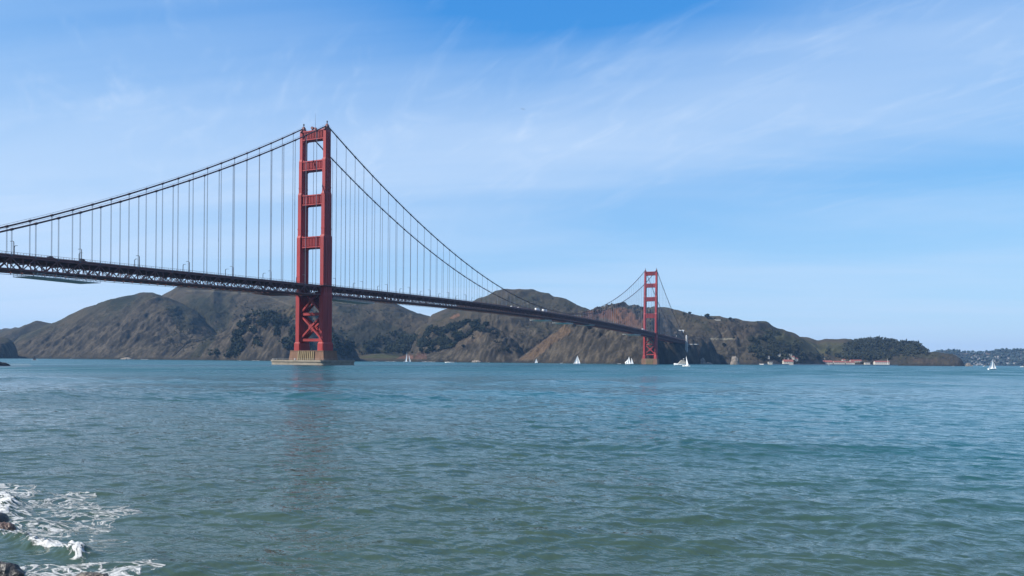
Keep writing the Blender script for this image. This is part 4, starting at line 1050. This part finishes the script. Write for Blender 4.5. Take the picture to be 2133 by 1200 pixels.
for (u, v, D, L_, W_, h, rh, roof, lab) in (
    (1641, 757.8, 2500, 30, 14, 8, 8, 'redroof', 'white building with red roof beside the shore, nearest the cliffs'),
    (1634, 749.5, None, 26, 10, 4.5, 2, 'greyroof', 'long low white building above the first red roofed building'),
    (1650, 747.5, None, 12, 10, 7, 4, 'redroof', 'small white house up the slope behind the first red roof'),
    (1657, 750, None, 10, 9, 6, 5, 'redroof', 'small house at the trees right of the first red roof'),
    (1622, 741.5, None, 9, 8, 6, 3, 'greyroof', 'small white house high in the trees above the shore'),
    (1645, 742, None, 9, 8, 6, 3, 'greyroof', 'bright white house in the trees above the first red roof'),
    (1599, 745, None, 7, 6, 5, 2, 'greyroof', 'tiny white house at the foot of the brown slope'),
    (1604, 757.0, 2450, 12, 8, 5, 1, 'greyroof', 'low pale shed at the shore left of the red roofs'),
    (1721, 758, 2790, 40, 14, 6.5, 8, 'redroof', 'long building with red roof at the middle of the waterfront row'),
    (1747, 758, 2790, 38, 14, 6.5, 6, 'redroof', 'pale building with dark red roof and two dormers in the waterfront row'),
    (1770, 758.2, 2790, 30, 12, 6, 5, 'redroof', 'low white and red building right of the dormered one'),
    (1782, 757, 2830, 38, 14, 10, 6, 'redroof', 'taller building with pale red roof at the back of the waterfront row'),
    (1806, 759, 2800, 18, 9, 6, 2, 'greyroof', 'small plain white shed between the row and the long white building'),
    (1836, 759, 2790, 50, 14, 9.5, 5, 'redroof', 'long white waterfront building with thin red roof, alone on the right'),
    (1700, 758, 2790, 14, 8, 6, 2, 'greyroof', 'small white shed at the left end of the waterfront row'),
    (1715, 742, None, 6, 5, 7, 2, 'greyroof', 'tiny white house in the trees above the waterfront row'),
    (1757, 754, 2830, 10, 8, 9, 3, 'redroof', 'small white gabled house behind the dormered building'),
    (1494, 667, None, 18, 8, 3.0, 1, 'greyroof', 'low house on the brown ridge beside the large round tree')):
    p = put(u, v, D)
    house('house', p, RZ, L_, W_, h * 0.8, rh * 0.8, M['cream'], M[roof], lab, B if roof == 'redroof' else 'small white houses on the far shore', max(2, int(L_ / 7)))
# pale building with terrace columns on the hill behind the far side span
p = tag(empty('terrace_building', at(1409, 694, 2620), RZ), 'long white terrace building on pillars behind the far side span', 'building')
mb = MB(); mb.box(-24, 24, -5, 5, 8, 10.5); mb.build('roof', M['white'], p)
mb = MB(); mb.box(-12, 22, -3, 5, -12, 8); mb.build('wall', M['greyconc'], p)
for x in (-22, -14, 0, 12, 22):
    mb = MB(); mb.box(x - 0.6, x + 0.6, -4.6, -3.4, -14, 8); mb.build('pillar', M['white'], p)
# quay in front of the buildings
p0, p1 = at(1590, 758.6, 2440), at(1870, 760.5, 2760)
mb = MB(); d = (p1 - p0); d.z = 0; L_ = d.length; mb.box(-L_ / 2, L_ / 2, -1.5, 90, -4, 3.2)
q = mb.build('quay', M['greyconc']); q.location = ((p0.x + p1.x) / 2, (p0.y + p1.y) / 2, 0); q.rotation_euler = (0, 0, math.atan2(d.y, d.x)); tag(q, 'low grey quay below the red roofed buildings', 'quay')
# small houses of the far town
rnd = random.Random(33)
for i in range(70):
    u = rnd.uniform(1985, 2160); top = np.interp(u, [1985, 2010, 2060, 2080, 2133], [742, 744, 742, 737, 733]); v = rnd.uniform(top, 761)
    if u < 2016 and v > 740: u += 40
    g = ground_at(u, v, far=True)
    s = rnd.uniform(0.5, 1.3)
    r = tag(empty('house', g, RZ + rnd.uniform(-0.6, 0.6)), 'tiny pale house on the hazy wooded hillside of the far town', 'house', 'houses of the far town')
    mb = MB(); mb.box(-7 * s, 7 * s, -5, 5, -6, 6 * s); mb.build('wall', M['townwall'], r)
    mb = MB(); mb.prism([(-5.6, 6 * s), (5.6, 6 * s), (0, 6 * s + 3)], 'x', -7.5 * s, 7.5 * s); mb.build('roof', M['greyroof'], r)

# ================================================================== boats
def hull(m, L_, B_, h, sheer=0.25):
    rings = []
    for t in np.linspace(0, 1, 9):
        w = B_ / 2 * (0.75 + 0.25 * math.sin(math.pi * min(1, t * 1.2))) * (1 - max(0, (t - 0.45) / 0.55)**2.2) + 0.03
        zt = h * (1 + sheer * t * t); x = -L_ / 2 + L_ * t
        rings.append([(x, -w, zt), (x, -w * 0.85, zt * 0.3), (x - 0.03 * L_ * t, 0, -0.5), (x, w * 0.85, zt * 0.3), (x, w, zt)])
    m.loft(rings)
def sail_tri(m, a, b, c, belly=0.5, n=6, y=0.0, t=0.06):
    """curved triangular sail: tack a, head b, clew c in (x, z)"""
    for off in (0, t):
        g = []
        for i in range(n + 1):
            s = i / n; row = []
            for j in range(n + 1):
                q = j / n; x0 = a[0] + (b[0] - a[0]) * s; z0 = a[1] + (b[1] - a[1]) * s; x1 = c[0] + (b[0] - c[0]) * s; z1 = c[1] + (b[1] - c[1]) * s
                row.append((x0 + (x1 - x0) * q, y + off + belly * math.sin(math.pi * q) * (1 - s), z0 + (z1 - z0) * q))
            g.append(row)
        o = len(m.v); m.v += [p for r in g for p in r]
        for i in range(n):
            for j in range(n): m.f.append((o + i * (n + 1) + j, o + i * (n + 1) + j + 1, o + (i + 1) * (n + 1) + j + 1, o + (i + 1) * (n + 1) + j))
def sailboat(u, v, D, L_, mast, rz, label, sails, group=None, hullm='white', sailm='sail', name='sailboat', extra_mast=None, pole='steel'):
    p = at(u, v, D); p.z = 0.0
    r = tag(empty(name, p, RZ + rz), label, 'sailboat', group)
    mb = MB(); hull(mb, L_, L_ * 0.28, L_ * 0.11); mb.build('hull', M[hullm], r)
    mb = MB(); mb.loft([[(-L_ * 0.2, -L_ * 0.08, L_ * 0.10), (L_ * 0.15, -L_ * 0.05, L_ * 0.11), (L_ * 0.15, L_ * 0.05, L_ * 0.11), (-L_ * 0.2, L_ * 0.08, L_ * 0.10)], [(-L_ * 0.18, -L_ * 0.06, L_ * 0.16), (L_ * 0.1, -L_ * 0.04, L_ * 0.15), (L_ * 0.1, L_ * 0.04, L_ * 0.15), (-L_ * 0.18, L_ * 0.06, L_ * 0.16)]]); mb.build('cabin', M[hullm], r)
    for mx, mh in [(L_ * 0.06, mast)] + (extra_mast or []):
        mb = MB(); mb.tube([(mx, 0, 0.3), (mx, 0, mh)], 0.14, 6, [0.16, 0.08]); mb.build('mast', M[pole], r)
    for a, b, c in sails:
        mb = MB(); sail_tri(mb, a, b, c, L_ * 0.06); mb.build('sail', M[sailm], r)
    return r
def wd(u, v):
    p = on_water(u, v); return (np.array(p) - CAM) @ FW
# right-hand sailboat
sailboat(2067.5, 767, 900, 11.5, 13.4, 0.25, 'white sailboat with one tall sail on the right, in front of the far town', [((0.5, 1.6), (0.75, 13.2), (-5.6, 1.7)), ((5.0, 1.4), (1.0, 9.5), (1.2, 1.8))])
sailboat(1202, 752, 1650, 14, 18, 0.1, 'white sailboat with a full triangle of sails before the dark cliff', [((0.5, 1.8), (0.9, 17.8), (6.6, 1.8)), ((0.6, 2), (0.8, 17.6), (-6.8, 1.9))])
sailboat(1311, 753, 1800, 19, 18.5, math.pi, 'two masted white schooner beside the far tower', [((1.0, 2), (1.1, 18), (-3.8, 2.5)), ((-4.8, 2), (-4.5, 14.5), (-9.5, 2.5)), ((2.0, 2), (1.3, 16.5), (5.5, 2.5)), ((6.2, 2), (2.4, 12), (10.5, 3.5))], extra_mast=[(-4.5, 15)])
sailboat(847, 748.6, 1900, 14, 24, 0.2, 'small sailboat with two narrow sails off the cove', [((0.6, 2), (0.9, 24), (-3.6, 2)), ((6, 2), (4.4, 20), (9.5, 2))], extra_mast=[(4.4, 20)])
sailboat(1429.5, 764, 1050, 10.5, 17, 2.6, 'white sailboat overlapping the motor yacht right of the far tower', [((-0.2, 2.0), (0.4, 14.0), (-2.9, 2.2))], sailm='sail')
sailboat(72, 749.5, 1300, 6, 8, 0.3, 'tiny dark sailed boat off the headland at far left', [((0.3, 0.8), (0.4, 7.8), (-2.4, 0.9)), ((0.4, 0.8), (0.5, 6.5), (2.2, 0.8))], hullm='darkcar', sailm='darksail')
sailboat(1117, 749.5, 2150, 9, 13, 0.1, 'small white sailboat close under the tan ridge', [((0.6, 1.6), (0.6, 13), (-4, 1.8)), ((4, 1.4), (0.7, 11), (0.8, 1.8))])
for u_, D_, h_, lab in ((1782, 2760, 15, 'bare mast of a moored boat left of the taller red roofed building end'), (1787, 2760, 13, 'bare mast of a moored boat before the taller red roofed building'), (1855, 2770, 12, 'moored boat with bare mast, nearest the long white building end'), (1860, 2775, 14, 'moored boat with tall bare mast between the long white building and the point'), (1865, 2780, 11, 'moored boat with short bare mast nearest the point')):
    sailboat(u_, 759.5, D_, 8, h_, 0.4, lab, [], 'moored boats with bare masts')
p = at(1849, 759, 2770); p.z = 3.0
mb = MB(); mb.tube([(0, 0, 0), (0, 0, 16), (0, 0, 20)], 0.35, 6, [0.45, 0.35, 0.12]); mb.tube([(0, 0, 20), (0, 0, 20.6)], 0.4, 8); o = mb.build('flagpole', M['white']); o.location = p
tag(o, 'tall white flagpole at the right end of the long white building', 'flagpole')
def motorboat(u, v, D, L_, rz, label, decks, name='motorboat', mastz=None):
    p = at(u, v, D); p.z = 0
    r = tag(empty(name, p, RZ + rz), label, 'motorboat')
    mb = MB(); hull(mb, L_, L_ * 0.27, L_ * 0.10, 0.5); mb.build('hull', M['white'], r)
    z = L_ * 0.10
    for (x0, x1, w, h) in decks:
        mb = MB(); mb.loft([[(x0, -w, z), (x1, -w, z), (x1, w, z), (x0, w, z)], [(x0, -w * 0.9, z + h), (x1 - h * 0.8, -w * 0.85, z + h), (x1 - h * 0.8, w * 0.85, z + h), (x0, w * 0.9, z + h)]]); c = mb.build('cabin', M['cream'], r)
        mb = MB(); mb.loft([[(x0 + 0.4, -w - 0.03, z + h * 0.4), (x1 - h * 0.5, -w - 0.03, z + h * 0.4), (x1 - h * 0.5, w + 0.03, z + h * 0.4), (x0 + 0.4, w + 0.03, z + h * 0.4)], [(x0 + 0.5, -w * 0.95, z + h * 0.75), (x1 - h * 0.75, -w * 0.95, z + h * 0.75), (x1 - h * 0.75, w * 0.95, z + h * 0.75), (x0 + 0.5, w * 0.95, z + h * 0.75)]]); mb.build('window', M['glass'], c)
        z += h
    if mastz:
        mb = MB(); mb.tube([(decks[-1][0] + 1, 0, z), (decks[-1][0] + 0.6, 0, z + mastz)], 0.15, 6); mb.box(decks[-1][0] - 0.6, decks[-1][0] + 2, -1.2, 1.2, z + mastz * 0.6, z + mastz * 0.6 + 0.3); mb.build('radar_mast', M['white'], r)
    return r
motorboat(1419, 758, 1400, 26, math.pi, 'white motor yacht with stacked decks right of the far tower', [(-9, 6, 2.8, 2.4), (-7, 4, 2.4, 2.3), (-5, 1.5, 2.0, 2.0)], 'motor_yacht', 3.5)
motorboat(932, 750.4, 1800, 12, math.pi - 0.2, 'small white motorboat with a wake off the rocky slope', [(-3.5, 2.2, 1.4, 1.6)])
motorboat(2052, 763.2, 2600, 14, 0.2, 'tiny white boat left of the right-hand sailboat', [(-3.5, 2.2, 1.4, 2.0)])
motorboat(2131, 764.0, 2200, 15, math.pi, 'white boat cut by the right edge of the view', [(-3.5, 2.2, 1.4, 2.0)])
motorboat(1728, 758.6, 2550, 9, 0.2, 'tiny white boat below the red roofed waterfront row', [(-3, 1.6, 1.1, 1.6)])
# wakes
def wake(u0, u1, v, D, w, label):
    p, q = at(u0, v, D), at(u1, v, D); p.z = q.z = 0.22
    mb = MB(); n = 14
    for i in range(n):
        a = p.lerp(q, i / n); b = p.lerp(q, (i + 0.8) / n); s = w * (1 - 0.7 * i / n) * random.uniform(0.5, 1.2)
        d = (b - a).normalized(); nn = Vector((-d.y, d.x, 0)) * s
        mb.loft([[a - nn, b - nn * 0.8, b + nn * 0.8, a + nn], [a - nn * 0.5 + Vector((0, 0, 0.35)), b - nn * 0.4 + Vector((0, 0, 0.25)), b + nn * 0.4 + Vector((0, 0, 0.25)), a + nn * 0.5 + Vector((0, 0, 0.35))]])
    tag(mb.build('wake', M['surf']), label, 'wake', None, 'stuff')
wake(937, 946, 750.6, 1796, 1.6, 'white wake behind the small motorboat')
wake(66, 80, 750, 1290, 1.6, 'white foam round the tiny dark sailed boat')
# line of surf at the foot of the far shore
def surf():
    mb = MB(); rnd = random.Random(4)
    for u in np.arange(5, 2012, 3.1):
        j = int(np.argmin(np.abs(us - u)))
        wet = np.where(H[:, j] > 0.4)[0]
        if len(wet) == 0: continue
        k = max(wet[0] - 2, 0)
        s = fbm(np.array([[u / 55.0]]), np.array([[3.3]]), 3)[0, 0] + rnd.uniform(-0.1, 0.12)
        bright = 0.16 if (740 < u < 830 or 1140 < u < 1330 or 1400 < u < 1600) else 0.26
        if s < bright: continue
        c = Vector((X[k, j], Y[k, j], 0.3)); l = rnd.uniform(1.5, 4.5); d = rnd.uniform(1.0, 3)
        e, f_ = Vector(RT) * l, Vector(FW) * d
        hh = rnd.uniform(0.15, 0.7)
        mb.loft([[c - e - f_, c + e - f_, c + e + f_, c - e + f_], [c - e * 0.6 + Vector((0, 0, hh)), c + e * 0.5 - f_ * 0.4 + Vector((0, 0, hh * 0.8)), c + e * 0.5 + f_ * 0.5 + Vector((0, 0, hh)), c - e * 0.6 + f_ * 0.5 + Vector((0, 0, hh * 0.7))]])
    tag(mb.build('surf', M['surf']), 'broken line of white surf along the foot of the far cliffs', 'surf', None, 'stuff')
surf()

# ================================================================== rocks
def rock(loc, sx, sy, sz, m, label, seed, group=None, sub=4, rz=0.0, rough=0.28, name='rock'):
    b = bmesh.new(); bmesh.ops.create_icosphere(b, subdivisions=sub, radius=1)
    r = np.random.default_rng(seed); off = r.uniform(0, 50, 3)
    co = np.array([v.co[:] for v in b.verts])
    n = fbm(co[:, 0] * 1.3 + off[0] + co[:, 2], co[:, 1] * 1.3 + off[1] - co[:, 2] * 0.6, 5, 0.6) + 0.5 * ridged(co[:, 0] * 2.1 + off[2], co[:, 2] * 2.1 + co[:, 1], 4)
    for v, k in zip(b.verts, n):
        v.co *= 1 + rough * k
        v.co.x *= sx; v.co.y *= sy; v.co.z *= sz
    me = bpy.data.meshes.new(name); b.to_mesh(me); b.free(); me.materials.append(m)
    o = bpy.data.objects.new(name, me); COL.objects.link(o); o.location = loc; o.rotation_euler = (0, 0, YAW + rz)
    return tag(o, label, 'rock', group)
def wp(u, v, dz=0.0):
    p = on_water(u, v); p.z = dz; return p
rock(wp(-6, 1196, -0.25), 0.72, 0.45, 0.52, M['darkrock'], 'black wet rock sloping up in the bottom left corner', 1)
rock(wp(190, 1206, -0.12), 0.48, 0.3, 0.25, M['speckrock'], 'low dark speckled rock in the foam at the bottom edge', 2)
rock(wp(10, 1102, -0.1), 0.32, 0.26, 0.30, M['brownrock'], 'small reddish brown rock in the foam at the left edge', 3)
rock(wp(-8, 1090, 0.0), 0.36, 0.36, 0.34, M['darkrock'], 'smooth dark rock behind the reddish brown one at the left edge', 4, rough=0.12)
rock(wp(-6, 762, -0.3), 7.0, 3.0, 2.6, M['darkrock'], 'low black rock off the far left shore', 5)
G = 'sea stacks below the far cliffs'
for (u, v, D, sx, sz, lab, sd) in ((1463, 756.4, 2290, 9, 16, 'pale pointed sea rock below the shadowed cliff', 6), (1453, 756.4, 2290, 6, 7, 'low pale rock left of the pointed sea rock', 7), (1476, 756.6, 2300, 12, 6, 'flat pale rock right of the pointed sea rock', 8), (1531, 756.8, 2380, 12, 24, 'tall ragged rock stack on the shore right of the shadowed cliff', 9), (2017, 761.4, 2870, 9, 11, 'small brown rock stack off the tip of the point', 10), (2023, 761.6, 2880, 6, 5, 'low rock right of the stack off the point', 11), (992, 750, 2330, 14, 7, 'white stained rock at the foot of the rocky ridge', 12), (263, 747, 2450, 14, 6, 'white stained rock at the foot of the left hill', 13)):
    p = at(u, v, D); p.z = -1.0
    rock(p, sx, sx * 0.8, sz, M['cliffrock'], lab, sd, G, 3, rough=0.45)

# two gulls high over the strait
def gull(u, v, D, rz, label):
    p = at(u, v, D)
    mb = MB()
    rings = [[(x + 0 * k, r_ * math.cos(k * math.pi / 3), r_ * 0.9 * math.sin(k * math.pi / 3)) for k in range(6)] for x, r_ in ((-0.28, 0.01), (-0.15, 0.05), (0.05, 0.07), (0.2, 0.045), (0.25, 0.05), (0.33, 0.005))]
    mb.loft(rings)
    for s in (-1, 1):
        mb.loft([[(0.12, s * 0.04, 0.03), (-0.08, s * 0.04, 0.02), (-0.08, s * 0.04, 0.04), (0.12, s * 0.04, 0.05)], [(0.15, s * 0.35, 0.16), (0.0, s * 0.35, 0.15), (0.0, s * 0.35, 0.17), (0.15, s * 0.35, 0.18)], [(-0.02, s * 0.72, 0.08), (-0.08, s * 0.72, 0.075), (-0.08, s * 0.72, 0.085), (-0.02, s * 0.72, 0.09)]])
    mb.add([(-0.25, -0.03, 0.0), (-0.25, 0.03, 0.0), (-0.42, 0.08, 0.0), (-0.42, -0.08, 0.0), (-0.25, 0, 0.03)], [(0, 1, 2, 3), (0, 4, 3), (1, 2, 4), (4, 2, 3)])
    o = mb.build('gull', M['gull']); o.location = p; o.rotation_euler = (0.2, 0, YAW + rz); tag(o, label, 'gull', 'gulls over the strait')
gull(1087, 227, 330, 0.6, 'left of two tiny gulls high in the sky')
gull(1091, 228, 330, 0.4, 'right of two tiny gulls high in the sky')

# ================================================================== air
def haze():
    m = bpy.data.materials.new('haze_air'); m.use_nodes = True
    nt = m.node_tree; nt.nodes.clear()
    o = nt.nodes.new('ShaderNodeOutputMaterial'); v = nt.nodes.new('ShaderNodeVolumePrincipled')
    v.inputs['Color'].default_value = (0.30, 0.58, 1.0, 1); v.inputs['Density'].default_value = HAZE; v.inputs['Anisotropy'].default_value = 0.2
    nt.links.new(v.outputs[0], o.inputs['Volume'])
    mb = MB(); mb.box(-15000, 15000, -13000, 15000, -6, 345)
    b = mb.build('haze', m); tag(b, 'pale blue haze over the strait and the hills', 'haze', None, 'stuff')
HAZE = 0.000036
haze()
